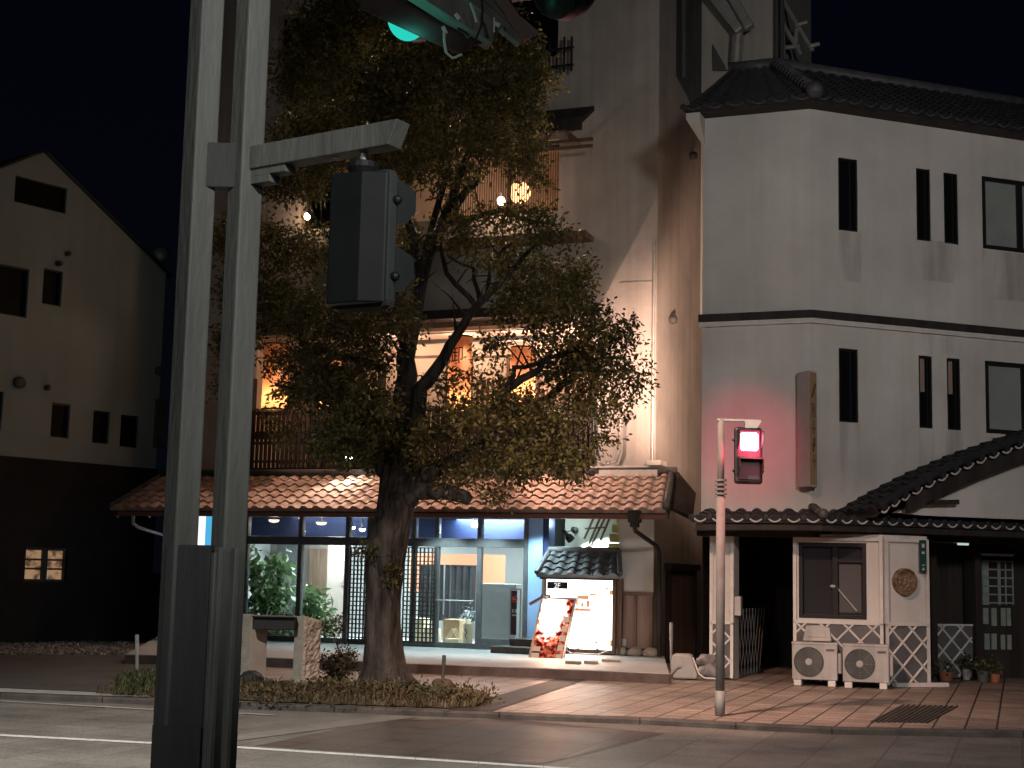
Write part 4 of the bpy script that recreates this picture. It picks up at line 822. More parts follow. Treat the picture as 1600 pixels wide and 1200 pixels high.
mb = MB(); a = ir(640, 958, 662, 998, 1.2); mb.box(A, a[0], a[1], 1.2, 1.5, FZ + .01, FZ + .5); mb.box(A, a[1] + .05, a[1] + .3, 1.1, 1.4, FZ + .01, FZ + .3); simple('paper_parcels', mb, M['cream_can'], 'pale stacked parcels behind the lattice door right of the trunk', 'parcels', .01)
mb = MB(); mb.box(A, *ir(478, 865, 520, 960, 3.2)[0:2], 3.3, 3.6, FZ + .9, FZ + 1.9); mb.box(A, *ir(482, 905, 516, 960, 3.2)[0:2], 3.0, 3.5, FZ + .01, FZ + .85); simple('dark_cabinet', mb, M['wood'], 'dark wooden cabinet at the back of the shop', 'cabinet')
mb = MB(); q0 = ir(533, 908, 537, 915, 2.19); mb.box(A, q0[0], q0[1], 2.17, 2.195, q0[2], q0[3]); simple('light_switch', mb, glow('switch_white', (1, 1, 1), .8), 'small white switch plate on the inner column', 'switch')
# ceiling lamps in shop
def dome(px, py, off, m, label, power, col, r=.11):
    p = pA(px, py + 11, off); t = thing('ceiling_lamp', p, 0, label=label, cat='lamp', group='small lamps under the shop ceiling'); mb = MB(); mb.lathe(p, (0, 0, 1), [(.001, -.02), (r * .7, -.01), (r, .02), (r, .035)], 18); put('diffuser', mb, m, t, smooth=True)
    mb = MB(); mb.lathe(p, (0, 0, 1), [(r * 1.05, .035), (r * 1.05, .05), (.02, .07), (.02, .3)], 18); put('mount', mb, M['white'], t)
    if power: light('shop_light', 'POINT', p - Vector((0, 0, .08)), power, col, size=.08)
gw = glow('lamp_amber', (1, .72, .45), 3); gb = glow('lamp_white', (.85, .95, 1), 14)
dome(428, 804, .6, gw, 'dim amber dome lamp above the large house plant', 6, (1, .8, .6)); dome(472, 801, .3, glow('lamp_orange', (1, .5, .3), 8), 'small orange glowing lamp beside the second mullion', 3, (1, .6, .4), .07)
dome(502, 808, .6, gw, 'dim amber dome lamp above the fern', 6, (1, .8, .6)); dome(549, 815, .4, gb, 'bright white spot lamp above the left lattice door', 12, (.85, .97, 1), .08)
dome(566, 818, .5, gb, 'tilted white spot lamp close to the trunk', 10, (.85, .97, 1), .06); dome(474, 821, .5, gb, 'tiny cool white lamp below the orange one', 6, (.8, .95, 1), .04)
dome(742, 812, .9, gb, 'flat white downlight behind the transom right of the trunk', 5, (.85, .97, 1), .07)
light('shop_interior_light', 'AREA', A.w((X0 + X1) / 2 - 1, 1.9, iz - .05), 560, (.86, .97, 1), A.w((X0 + X1) / 2 - 1, 1.9, 0), 2.4)
light('shop_interior_light', 'AREA', A.w(X1 - 1.2, 1.4, iz - .05), 420, (.86, .97, 1), A.w(X1 - 1.2, 1.7, 0), 1.6)
for px_ in (700, 770, 848): light('soffit_light', 'SPOT', A.w(A.px(px_, 850)[0], -.6, zd - .13), 190, (.68, .95, 1), A.w(A.px(px_, 900)[0], -.6, 0), .05, 125, .6)
mb = MB()
for px_ in (848,): c = A.w(A.px(px_, 850)[0], -.6, zd - .085); mb.lathe(c, (0, 0, 1), [(.001, -.01), (.05, -.01), (.05, .02)], 14)
put('downlight', mb, glow('soffit_lamp', (.9, 1, 1), 10), label='round white downlight in the soffit above the blue pillar', cat='lamp')
# glowing strip left (vertical neon at x 310-327)
a = A.rect(311, 803, 329, 852, -.05); t = thing('lit_sign_panel', A.w((a[0] + a[1]) / 2, 0, a[2] - .9), -TA, label='glowing white and cyan upright panel seen through the slot of the steel post', cat='sign')
mb = MB(); mb.box(A, a[0], a[0] + (a[1] - a[0]) * .55, -.08, .02, a[2] - .9, a[3]); put('white_face', mb, glow('panel_white', (.85, .92, 1), 1.3), t); mb = MB(); mb.box(A, a[0] + (a[1] - a[0]) * .62, a[1], -.08, .02, a[2] - .9, a[3]); put('cyan_face', mb, glow('panel_cyan', (.08, .45, .75), 1), t)

# ================================================================== BUILDING B (white corner house)
rb = thing('white_corner_house', PC, 0, label='white plastered corner house with dark tiled roofs on the right', cat='building')
zT = (BL.px(1272, 168)[1] + BR.px(1272, 168)[1]) / 2; zM = BL.px(1272, 800)[1]
xl = BL.px(1097, 500)[0]; xr = BR.px(2000, 600)[0]
wins = [BR.rect(1310, 248, 1340, 361), BR.rect(1432, 264, 1454, 376), BR.rect(1475, 271, 1497, 381), BR.rect(1535, 282, 1640, 394),
        BR.rect(1311, 545, 1341, 660), BR.rect(1436, 556, 1457, 669), BR.rect(1480, 560, 1501, 672), BR.rect(1540, 568, 1650, 680)]
mb = MB(); mb.wall(BL, xl, 0, zM, zT, 0, [], .2); mb.wall(BR, 0, xr, zM, zT, 0, wins, .05)
e0 = BL.w(xl, 0, 0); e1 = BL.w(xl, 7, 0); e2 = BR.w(xr, 8, 0); e3 = BR.w(xr, 0, 0)
for p, q in ((e0, e1), (e1, e2), (e2, e3)): mb.quad(p + Vector((0, 0, zM)), q + Vector((0, 0, zM)), q + Vector((0, 0, zT)), p + Vector((0, 0, zT)))
put('wall', mb, M['plaster'], rb)
for i, (x0, x1, z0, z1) in enumerate(wins):
    big = i in (3, 7); mb = MB(); t_ = .07 if big else .03
    mb.frame(BR, x0 + .003, x1 - .003, z0 + .003, z1 - .003, .004 if big else .012, .045, t_)
    if big: mb.box(BR, x0 + (x1 - x0) * .52, x0 + (x1 - x0) * .6, .008, .044, z0 + .05, z1 - .05)
    else: mb.box(BR, (x0 + x1) / 2 + .03, (x0 + x1) / 2 + .06, .016, .044, z0 + .03, z1 - .03)
    o = put('window', mb, M['blackframe'], rb)
    mb = MB(); mb.box(BR, x0 + t_, x1 - t_, .046, .06, z0 + t_, z1 - t_); put('pane', mb, M['greyglass'] if big else M['darkglass'], o)
    if i in (5, 6): mb = MB(); mb.box(BR, x0 + .03, x0 + .13, .03, .043, z0 + (z1 - z0) * .5, z1 - .05); put('blind', mb, mat('beige_blind', (.3, .22, .18), .8), o)
stm = bpy.data.materials.new('rain_stain'); stm.use_nodes = True; n = stm.node_tree; bb = n.nodes['Principled BSDF']; bb.inputs['Base Color'].default_value = (.34, .31, .29, 1); bb.inputs['Roughness'].default_value = .9
tq = n.nodes.new('ShaderNodeTexCoord'); mq = n.nodes.new('ShaderNodeMapping'); mq.inputs['Scale'].default_value = (3.5, 3.5, .5); zq_ = n.nodes.new('ShaderNodeTexNoise'); zq_.inputs['Scale'].default_value = 1; zq_.inputs['Detail'].default_value = 5; rq = n.nodes.new('ShaderNodeValToRGB'); rq.color_ramp.elements[0].position = .42; rq.color_ramp.elements[1].position = .68; rq.color_ramp.elements[1].color = (.30, .30, .30, 1)
tp_ = n.nodes.new('ShaderNodeBsdfTransparent'); ms_ = n.nodes.new('ShaderNodeMixShader'); n.links.new(tq.outputs['Object'], mq.inputs[0]); n.links.new(mq.outputs[0], zq_.inputs['Vector']); n.links.new(zq_.outputs[0], rq.inputs[0]); n.links.new(rq.outputs[0], ms_.inputs[0]); n.links.new(tp_.outputs[0], ms_.inputs[1]); n.links.new(bb.outputs[0], ms_.inputs[2]); n.links.new(ms_.outputs[0], n.nodes['Material Output'].inputs[0])
mb = MB()
for (l, t_, r_, b__) in [(1436, 670, 1460, 790), (1478, 673, 1505, 770), (1438, 508, 1500, 553), (1312, 661, 1345, 770), (1310, 362, 1345, 440), (1430, 377, 1500, 440), (1535, 396, 1640, 470), (1540, 684, 1590, 700)]:
    q = BR.rect(l, t_, r_, b__); mb.quad(BR.w(q[0], -.003, q[2]), BR.w(q[1], -.003, q[2]), BR.w(q[1], -.003, q[3]), BR.w(q[0], -.003, q[3]))
put('rain_stain', mb, stm, rb)
zb = (BL.px(1272, 491)[1])
for nm, dz0, dz1, out, mm in (('belt_course', -.06, .06, .10, 'blackwood'), ('belt_moulding', -.14, -.063, .06, 'trim')):
    mb = MB(); pr_ = lambda z: [BL.w(xl - .04, 0, z), BL.w(xl - .04, -out, z), BL.w(out * .35, -out, z) , BR.w(xr, -out, z), BR.w(xr, 0, z), BL.w(0, 0, z)]
    mb.prism(pr_(zb + dz0), pr_(zb + dz1)); put(nm, mb, M[mm], rb)
# top roof: eave overhang and tiled planes
zEv = zT + .02; ov = .34
def cor(out): # corner of offset lines
    # intersection of BL y=-out and BR y=-out
    a1 = BL.w(0, -out, 0); d1 = BL.u; a2 = BR.w(0, -out, 0); d2 = BR.u
    den = d1.x * d2.y - d1.y * d2.x; t = ((a2.x - a1.x) * d2.y - (a2.y - a1.y) * d2.x) / den; return a1 + d1 * t
def Z(v, z): return Vector((v.x, v.y, z))
def roof_pair(name, out_lo, out_hi, z_lo, z_hi, xl_, xr_, tilem, endm, tw=.27, cl=.25):
    cl_, ch_ = cor(out_lo), cor(out_hi)
    for nm, fr, a, b in ((name, BL, xl_, None), (name, BR, None, xr_)):
        mb = MB()
        if fr is BL: P = (Z(BL.w(a, -out_hi, 0), z_hi), Z(ch_, z_hi), Z(cl_, z_lo), Z(BL.w(a, -out_lo, 0), z_lo))
        else: P = (Z(ch_, z_hi), Z(BR.w(b, -out_hi, 0), z_hi), Z(BR.w(b, -out_lo, 0), z_lo), Z(cl_, z_lo))
        mb.tiles(*P, tw, cl, .05, .035, 8); o = put(nm, mb, tilem, rb)
        e0_, e1_ = P[3], P[2]; L = (e1_ - e0_).length; n_ = max(1, round(((P[1] - P[0]).length + L) / 2 / tw)); mb = MB(); d = (e1_ - e0_).normalized(); mb2 = MB()
        outv = -fr.n
        for i in range(n_):
            s0 = e0_.lerp(e1_, i / n_); w_ = L / n_
            mb.tube([s0 + d * w_ * (.18 + .64 * k / 5) + outv * .012 + Vector((0, 0, .012 - .045 * math.sin(math.pi * k / 5))) for k in range(6)], .014, 6)
            mb2.lathe(s0 + outv * .0 + Vector((0, 0, .035)), outv, [(.05, -.06), (.052, .02), (.03, .028), (.001, .028)], 12)
        put('eave_mortar', mb, endm, o); put('round_end_tile', mb2, tilem, o)
roof_pair('tiled_roof', ov, -3.0, zEv + .04, zEv + 1.80, xl - .25, xr, M['tile_dark'], M['tile_grey'])
def hip(lo, hi, zlo, zhi, r, m, n_=9):
    a, b = Z(cor(lo), zlo), Z(cor(hi), zhi); mb = MB()
    for i in range(n_):
        p = a.lerp(b, i / n_); q = a.lerp(b, (i + 1.06) / n_); mb.tube([p + Vector((0, 0, .06 + .02)), q + Vector((0, 0, .06))], [r * 1.12, r * .92], 12)
    mb.bumpy(a + Vector((0, -.03, .10)), (r * 1.35, r * 1.2, r * 1.25), 2, 10, .03); return put('hip_ridge', mb, m, rb, smooth=True)
hip(ov, -3.0, zEv + .04, zEv + 1.80, .11, M['tile_grey'], 14)
mb = MB(); p = BR.w(0, 3.0, 0)
a_, b_ = Z(cor(-3.0), zEv + 1.85), Z(BR.w(xr, 3.0, 0), zEv + 1.85); mb.tube([a_, b_], .13, 10)
c_ = Z(BL.w(xl - .25, 3.0, 0), zEv + 1.85); mb.tube([c_, a_], .13, 10); put('roof_ridge', mb, M['tile_grey'], rb, smooth=True)
mb = MB()
for lo, hi, z0_, z1_ in ((ov - .04, 0, zEv - .045, zEv - .01), ):
    f0 = [BL.w(xl - .22, -lo, 0), cor(lo), BR.w(xr, -lo, 0), BR.w(xr, .0, 0), BL.w(0, 0, 0), BL.w(xl - .22, 0, 0)]
    mb.prism([Z(v, z0_) for v in f0], [Z(v, z1_ + .04) for v in f0])
put('eave_soffit', mb, M['blackwood'], rb)
mb = MB(); mb.prism([BL.w(xl - .2, -.35, zT - .12), BL.w(xl + .03, -.35, zT - .12), BL.w(xl + .03, 0, zT - .45), BL.w(xl - .02, 0, zT - .45)], [BL.w(xl - .2, -.35, zT - .02), BL.w(xl + .03, -.35, zT - .02), BL.w(xl + .03, .05, zT - .02), BL.w(xl - .2, .05, zT - .02)]); put('corner_corbel', mb, M['plaster'], rb)
# lower eave
zl0 = BL.px(1180, 812, -.8)[1]; zl1 = zM + .02
roof_pair('lower_tiled_roof', .8, 0.0, zl0, zl1, BL.px(1080, 806, -.8)[0], xr, M['tile_dark'], M['mortar'])
hip(.8, 0, zl0, zl1, .06, M['tile_grey'], 4)
f0 = [BL.w(BL.px(1086, 806, -.75)[0], -.74, 0), cor(.74), BR.w(xr, -.74, 0), BR.w(xr, .0, 0), BL.w(0, 0, 0), BL.w(xl - .1, 0, 0)]
mb = MB(); mb.prism([Z(v, zl0 - .15) for v in f0], [Z(v, zl0 - .06) for v in f0])
f1 = [BL.w(xl - .05, -.08, 0), cor(.08), BR.w(xr, -.08, 0), BR.w(xr, .35, 0), BL.w(0, .35, 0), BL.w(xl - .05, .35, 0)]
zg = BL.px(1300, 840)[1]
mb.prism([Z(v, zg + .003) for v in f1], [Z(v, zl0 - .153) for v in f1]); put('lower_soffit', mb, M['blackwood'], rb)
# ground floor
def diag(mb, fr, x0, x1, z0, z1, y, p, r=.018):
    for sgn in (1, -1):
        c = (x0 - (z1 - z0) - p * .5) if sgn > 0 else x0 - p * .5
        while c < x1 + (z1 - z0):
            # line x = c + sgn*(z-z0)
            pts = []
            for z in (z0, z1):
                pts.append((c + sgn * (z - z0), z))
            (xa, za), (xb, zb_) = pts
            def clip(xa, za, xb, zb_):
                if xa > xb: xa, za, xb, zb_ = xb, zb_, xa, za
                if xb <= x0 or xa >= x1: return None
                if xa < x0: za += (zb_ - za) * (x0 - xa) / (xb - xa); xa = x0
                if xb > x1: zb_ = za + (zb_ - za) * (x1 - xa) / (xb - xa); xb = x1
                return xa, za, xb, zb_
            q = clip(xa, za, xb, zb_)
            if q and abs(q[2] - q[0]) > .03: mb.tube([fr.w(q[0], y, q[1]), fr.w(q[2], y, q[3])], r, 6)
            c += p
M['slate'] = mat('slate_panel', (.09, .09, .095), .6, (.13, .13, .135), 4)
def namako(fr, x0, x1, z0, z1, y, p=.36):
    mb = MB(); mb.box(fr, x0, x1, y, y + .06, z0, z1); o = put('lattice_panel', mb, M['slate'], rb)
    mb = MB(); diag(mb, fr, x0 + .02, x1 - .02, z0 + .02, z1 - .02, y - .004, p); mb.box(fr, x0, x1, y - .02, y - .001, z1 - .03, z1)
    put('plaster_joint', mb, M['trim'], o)
def bay(fr, l, r_, hole, y=0.0, th=.25, zbot=SW, nz=None):
    x0 = fr.px(l, 900, y)[0]; x1 = fr.px(r_, 900, y)[0]; z1 = zg; zn = nz if nz is not None else fr.px((l + r_) / 2, 972, y)[1]
    mb = MB()
    hs = [fr.rect(*hole, y)] if hole else []
    mb.wall(fr, x0, x1, zn, z1 + .05, y, hs, .12); mb.box(fr, x0, x1, y + .14, y + th, zbot, z1 + .2)
    mb.quad(fr.w(x0, y, zbot), fr.w(x0, y + .15, zbot), fr.w(x0, y + .15, z1), fr.w(x0, y, z1)); mb.quad(fr.w(x1, y, zbot), fr.w(x1, y + .15, zbot), fr.w(x1, y + .15, z1), fr.w(x1, y, z1))
    put('ground_floor_wall', mb, M['plaster'], rb); namako(fr, x0, x1, zbot + .02, zn - .003, y - .03)
    mb = MB()
    for x in (x0, x1 - .05): mb.box(fr, x, x + .05, y - .05, y - .031, zbot + .02, z1); 
    mb.box(fr, x0 + .05, x1 - .05, y - .05, y - .002, z1 - .05, z1); mb.box(fr, x0 + .05, x1 - .05, y - .055, y - .032, zn - .03, zn + .02); put('white_border', mb, M['trim'], rb)
    return x0, x1, zn, z1, hs
x0, x1, zn, z1, hs = bay(BL, 1240, 1380, (1248, 848, 1354, 967))
h = hs[0]; mb = MB(); mb.frame(BL, h[0], h[1], h[2], h[3], .0, .1, .06); mx_ = (h[0] + h[1]) / 2 + .04; mb.box(BL, mx_ - .04, mx_ + .04, .02, .09, h[2] + .06, h[3] - .06); mb.box(BL, mx_ + .04, h[1] - .06, .03, .08, h[3] - .3, h[3] - .25); wo_ = put('window', mb, M['blackframe'], rb)
mb = MB(); mb.box(BL, h[0] + .05, h[1] - .05, .10, .112, h[2] + .05, h[3] - .05); put('pane', mb, mat('dim_glass', (.03, .03, .035), .15, spec=.6), wo_)
mb = MB(); mb.box(BL, mx_ + .05, h[1] - .09, .09, .098, h[2] + .1, h[3] - .32); put('blind', mb, mat('grey_blind', (.09, .085, .085), .8), wo_)
mb = MB(); ax = BL.px(1338, 950)[0]; az = BL.px(1338, 950)[1]; mb.tube([BL.w(ax, .06, az - .05), BL.w(ax - .3, .06, az + .3)], .015, 6); mb.bumpy(BL.w(ax - .34, .05, az + .32), (.07, .04, .035), 1, 6, 0); put('desk_lamp_silhouette', mb, M['galv'], wo_)
bayc = BL.w(x1, 0, 0); BR2 = Fr(bayc.xy, math.atan(.37))
x0b, x1b, znb, z1b, _ = bay(BR2, 1381, 1449, None, nz=zn)
mb = MB(); 
# plinth skirt at the end
mb.box(BR2, 0.1, x1b + .25, -.16, -.06, SW, SW + .06); put('plinth', mb, M['trim'], rb)
bay(BL, 1110, 1147, None, th=.35)
# dark interior of open passage (left part): back wall and sides
gxa, gxb = BL.px(1147, 900)[0], BL.px(1240, 900)[0]
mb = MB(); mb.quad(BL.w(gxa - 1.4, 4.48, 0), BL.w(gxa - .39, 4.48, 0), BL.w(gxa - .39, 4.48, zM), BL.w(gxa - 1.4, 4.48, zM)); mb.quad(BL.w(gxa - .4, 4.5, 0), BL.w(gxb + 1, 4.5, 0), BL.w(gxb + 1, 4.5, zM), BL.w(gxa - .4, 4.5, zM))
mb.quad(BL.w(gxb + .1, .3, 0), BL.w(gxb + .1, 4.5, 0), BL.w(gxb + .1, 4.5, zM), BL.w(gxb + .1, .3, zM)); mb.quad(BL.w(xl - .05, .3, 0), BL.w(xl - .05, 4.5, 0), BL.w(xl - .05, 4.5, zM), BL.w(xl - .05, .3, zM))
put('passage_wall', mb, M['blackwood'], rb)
mb = MB(); fxa = BL.px(1150, 1000, .4)[0]
for k in range(16): mb.tube([BL.w(fxa, .4 + k * .12, SW), BL.w(fxa, .4 + k * .12 + (.5 if k % 2 else -.5) * .9, 1.15)], .006, 5)
put('wire_fence', mb, M['galv'], label='diamond wire fence inside the dark passage beside the pale pillar', cat='fence')
mb = MB(); a = BL.rect(1146, 932, 1155, 962, -.03); mb.box(BL, a[0] + .01, a[1] + .02, -.02, .12, a[2], a[3]); put('meter_box', mb, M['white'], label='small pale meter box fixed to the side of the lattice pillar', cat='box', bevel=.01)
# entrance wall, recessed dark wood with door
y0 = 1.0
xa, xb = BR.px(1445, 900, y0)[0], xr
mb = MB(); mb.box(BR, xa - .8, xb, y0, y0 + .2, SW, zM); mb.box(BR, BR.px(1524, 900, .6)[0], BR.px(1533, 900, .6)[0], .6, .9, SW, zM - .3); mb.box(BR, BR.px(1449, 900, .6)[0], BR.px(1458, 900, .6)[0], .5, .8, SW, zM - .3)
put('entrance_wall', mb, M['blackwood'], rb)
a = BR.rect(1462, 975, 1520, 1062, .7); namako(BR, a[0], a[1], SW + .02, a[3], .7)
a = BR.rect(1534, 872, 1588, 1040, .9); mb = MB(); mb.box(BR, a[0], a[1] + .6, .93, .96, SW, a[3]); dr_ = put('sliding_door', mb, M['blackwood'], rb)
mb = MB()
L_ = BR.rect(1536, 877, 1546, 1018, .9); mb.box(BR, L_[0], L_[1], .905, .925, BR.px(1540, 945, .9)[1], L_[3]); 
mb.box(BR, *BR.rect(1560, 877, 1564, 940, .9)[0:2], .905, .925, BR.px(1562, 945, .9)[1], BR.px(1562, 877, .9)[1])
for py in (877, 890, 903, 916, 929, 942): z = BR.px(1560, py, .9)[1]; mb.box(BR, L_[0], BR.px(1584, 900, .9)[0], .905, .922, z - .012, z + .012)
for px_ in (1572, 1583): x = BR.px(px_, 900, .9)[0]; mb.box(BR, x - .012, x + .012, .905, .92, BR.px(1562, 945, .9)[1], BR.px(1562, 877, .9)[1])
for (l, t_, r_, b__) in [(1537, 950, 1545, 975), (1550, 950, 1558, 978), (1565, 950, 1572, 978), (1574, 950, 1580, 978), (1539, 990, 1547, 1015), (1550, 990, 1558, 1015), (1565, 992, 1571, 1015), (1575, 992, 1581, 1015)]:
    q = BR.rect(l, t_, r_, b__, .9); mb.box(BR, q[0], q[1], .907, .924, q[2], q[3])
put('door_lattice', mb, mat('pale_green_frame', (.22, .27, .25), .6, (.3, .36, .33), 5), dr_)
mb = MB()
for (l, y, r_, off) in [(1458, 846, 1494, .4), (1534, 849, 1640, .4), (1534, 867, 1584, .8)]:
    q = BR.rect(l, y - 2, r_, y + 2, off); mb.box(BR, q[0], q[1], off, off + .05, q[2], q[3])
put('entrance_rail', mb, M['trim'], rb)
q = BR.rect(1497, 846, 1513, 852, .35); mb = MB(); mb.box(BR, q[0], q[1], .33, .38, q[2], q[3]); put('entrance_light', mb, glow('pale_green_glow', (.62, .85, .66), .75), label='small pale green glowing box under the entrance eave', cat='lamp', bevel=.01)
# entrance gable
go = 1.15
prof = [BR.px(x, y, -go) for x, y in [(1372, 798), (1420, 769), (1480, 738), (1540, 712), (1600, 690)]]
ridge = (prof[-1][0] + 1.3, prof[-1][1] + .42); prof = prof + [ridge]; prof += [(2 * ridge[0] - x, z) for x, z in prof[-2::-1]]
mb = MB()
for i in range(len(prof) - 1):
    (xa_, za_), (xb_, zb2) = prof[i], prof[i + 1]
    if xb_ <= ridge[0] + .01: mb.tiles(BR.w(xb_, -go, zb2), BR.w(xb_, 0, zb2), BR.w(xa_, 0, za_), BR.w(xa_, -go, za_), .27, .25, .05, .03, 8)
    else: mb.tiles(BR.w(xa_, 0, za_), BR.w(xa_, -go, za_), BR.w(xb_, -go, zb2), BR.w(xb_, 0, zb2), .27, .25, .05, .03, 8)
gr_ = put('gable_roof', mb, M['tile_dark'], rb)
mb = MB(); mb2 = MB()
for i in range(len(prof) - 1):
    (xa_, za_), (xb_, zb2) = prof[i], prof[i + 1]; mb.tube([BR.w(xa_, -go - .02, za_ + .07), BR.w(xb_, -go - .02, zb2 + .07)], .06, 10)
    L = math.hypot(xb_ - xa_, zb2 - za_); n_ = max(1, round(L / .24))
    for j in range(n_):
        f_ = lambda t: BR.w(xa_ + (xb_ - xa_) * t, -go - .06, za_ + (zb2 - za_) * t - .02)
        mb2.tube([f_((j + .12 + .72 * k / 5) / n_) - Vector((0, 0, .05 * math.sin(math.pi * k / 5))) for k in range(6)], .016, 6)
        mb.lathe(f_((j + .5) / n_) + Vector((0, 0, .03)) - BR.n * -.01, -BR.n, [(.055, -.05), (.055, .02), (.001, .025)], 10)
put('verge_tile', mb, M['tile_dark'], gr_); put('verge_mortar', mb2, M['mortar'], gr_)
mb = MB()
for i in range(len(prof) - 1):
    (xa_, za_), (xb_, zb2) = prof[i], prof[i + 1]
    for (y_, h0, h1) in () if i in (0, len(prof) - 2) else ((-go + .03, .32, .07), (-.5, .32, .07)): mb.prism([BR.w(xa_, y_, za_ - h0), BR.w(xb_, y_, zb2 - h0), BR.w(xb_, y_, zb2 - h1), BR.w(xa_, y_, za_ - h1)], [BR.w(xa_, y_ + .06, za_ - h0), BR.w(xb_, y_ + .06, zb2 - h0), BR.w(xb_, y_ + .06, zb2 - h1), BR.w(xa_, y_ + .06, za_ - h1)])
    mb.prism([BR.w(xa_, -go + .09, za_ - .10), BR.w(xb_, -go + .09, zb2 - .10), BR.w(xb_, 0, zb2 - .10), BR.w(xa_, 0, za_ - .10)], [BR.w(xa_, -go + .09, za_ - .06), BR.w(xb_, -go + .09, zb2 - .06), BR.w(xb_, 0, zb2 - .06), BR.w(xa_, 0, za_ - .06)])
p0 = BR.px(1440, 785, -go + .1); mb.bar(BR.w(p0[0], -go + .15, p0[1]), BR.w(BR.px(1500, 782, -go + .1)[0], -go + .15, BR.px(1500, 784, -go + .1)[1]), .07, .07)
put('bargeboard', mb, M['blackwood'], rb)
mb = MB(); pts = [(BR.px(1440, 812, -.8)[0], BR.px(1500, 808, -.8)[1])] + [(x, z - .3) for x, z in prof[1:-1]] + [(prof[-2][0] + .3, BR.px(1500, 808, -.8)[1])]; mb.xz(BR, pts, -.85, -.7); put('gable_wall', mb, M['plaster'], rb)
mb = MB(); g0 = BR.px(1597, 680, -.1); mb.tube([BR.w(g0[0], -.1, g0[1]), BR.w(BR.px(1596, 692, -.15)[0], -.15, BR.px(1596, 690, -.15)[1]), BR.w(BR.px(1582, 700, -.3)[0], -.3, BR.px(1582, 700, -.3)[1])], .035); put('rain_pipe', mb, M['blackframe'], rb)
# wall plaques and signs on B (mounted: own things)
c = BR2.px(1416, 909, -.08); P_ = BR2.w(c[0], 0, c[1]); r_ = .205
t = thing('round_plaque', P_, 0, label='round carved wooden plaque on the white wall beside the entrance', cat='plaque'); mb = MB(); mb.lathe(P_, -BR2.n, [(.001, .06), (r_ * .84, .06), (r_ * .86, .085), (r_, .08), (r_, .003), (.001, .003)], 36); put('disc', mb, M['bronze'], t, smooth=False)
mb = MB(); rr = random.Random(3)
for k in range(16): a1 = rr.uniform(0, 6.28); q1 = rr.uniform(.02, .13); cc = P_ - BR2.n * .065 + BR2.u * q1 * math.cos(a1) + Vector((0, 0, q1 * math.sin(a1))); mb.bumpy(cc, (.022, .012, .016), k, 6, .1)
mb.bar(P_ - BR2.n * .065 + BR2.u * -.08 - Vector((0, 0, .12)), P_ - BR2.n * .065 + BR2.u * .08 - Vector((0, 0, .12)), .02, .02); put('carving', mb, mat('light_carving', (.26, .18, .12), .6), t)
a = BR2.rect(1436, 844, 1446, 895, -.05); t = thing('street_name_plate', BR2.w((a[0] + a[1]) / 2, -.05, a[2]), 0, label='narrow dark green upright plate with white marks on the white wall', cat='sign')
mb = MB(); mb.box(BR2, a[0], a[1], -.075, -.052, a[2], a[3]); put('plate', mb, mat('green_enamel', (.02, .07, .065), .4), t)
mb = MB(); cx_ = (a[0] + a[1]) / 2; H_ = a[3] - a[2]
for fz in (.86, .78, .82, .62, .58, .22): mb.box(BR2, cx_ - .025, cx_ + .025, -.079, -.0751, a[2] + H_ * fz, a[2] + H_ * fz + .014)
mb.box(BR2, cx_ - .006, cx_ + .006, -.0795, -.0752, a[2] + H_ * .76, a[2] + H_ * .88); mb.xz(BR2, [(cx_ - .025, a[2] + H_ * .08), (cx_ + .025, a[2] + H_ * .08), (cx_, a[2] + H_ * .17)], -.079, -.0752); put('white_marks', mb, M['trim'], t)
# vertical projecting sign on the corner
sx0 = BL.px(1246, 670)[0]; sx1 = BL.px(1262, 670)[0]; z0 = BL.px(1255, 762)[1]; z1 = BL.px(1255, 584)[1]
t = thing('upright_wall_sign', BL.w(sx1, -.05, z0), 0, label='tall narrow upright sign box on the corner of the white house beside the red signal', cat='sign')
SF = Fr(BL.w(sx0 + .02, 0, 0).xy, rad(-14)); dd = .56; wS = .20
YK = BL.w(sx0, -.02, 0).y
def DK(px, Y): v = D(px, 672, Y); return Vector((v.x, v.y, 0))
K = [BL.w(sx0 + .02, -.02, 0), DK(1246, YK - .10), DK(1264, YK - .42), DK(1276, YK - .26), BR.w(.06, -.01, 0)]
mb = MB(); mb.prism([Z(v, z0) for v in K], [Z(v, z1) for v in K]); put('sign_box', mb, mat('dull_enamel', (.42, .40, .39), .6, (.5, .47, .46), 3), t)
q0, q1 = K[2], K[3]; nrm = Vector(((q1 - q0).y, -(q1 - q0).x, 0)).normalized() ; nrm = nrm if nrm.dot(-BR.n) > 0 else -nrm
mb = MB(); mb.prism([Z(q0.lerp(q1, .06) + nrm * .002, z0 + .03), Z(q0.lerp(q1, .94) + nrm * .002, z0 + .03), Z(q0.lerp(q1, .94) + nrm * .01, z0 + .03), Z(q0.lerp(q1, .06) + nrm * .01, z0 + .03)], [Z(v, z1 - .03) for v in (q0.lerp(q1, .06) + nrm * .002, q0.lerp(q1, .94) + nrm * .002, q0.lerp(q1, .94) + nrm * .01, q0.lerp(q1, .06) + nrm * .01)]); put('sign_face', mb, mat('sign_yellow', (.36, .25, .14), .6), t)
mb = MB(); H_ = z1 - z0
def stroke(f0, f1, x0_, x1_): a = Z(q0.lerp(q1, x0_) + nrm * .012, z0 + H_ * f0); b = Z(q0.lerp(q1, x1_) + nrm * .012, z0 + H_ * f1); mb.bar(a, b, .02, .04)
for args in [(.77, .89, .3, .75), (.6, .72, .35, .35), (.6, .72, .65, .65), (.66, .66, .35, .65), (.45, .57, .5, .5), (.5, .5, .3, .7), (.3, .42, .4, .6), (.36, .36, .3, .7), (.15, .27, .5, .5), (.22, .22, .3, .7)]: stroke(*args)
put('written_marks', mb, M['wood'], t)
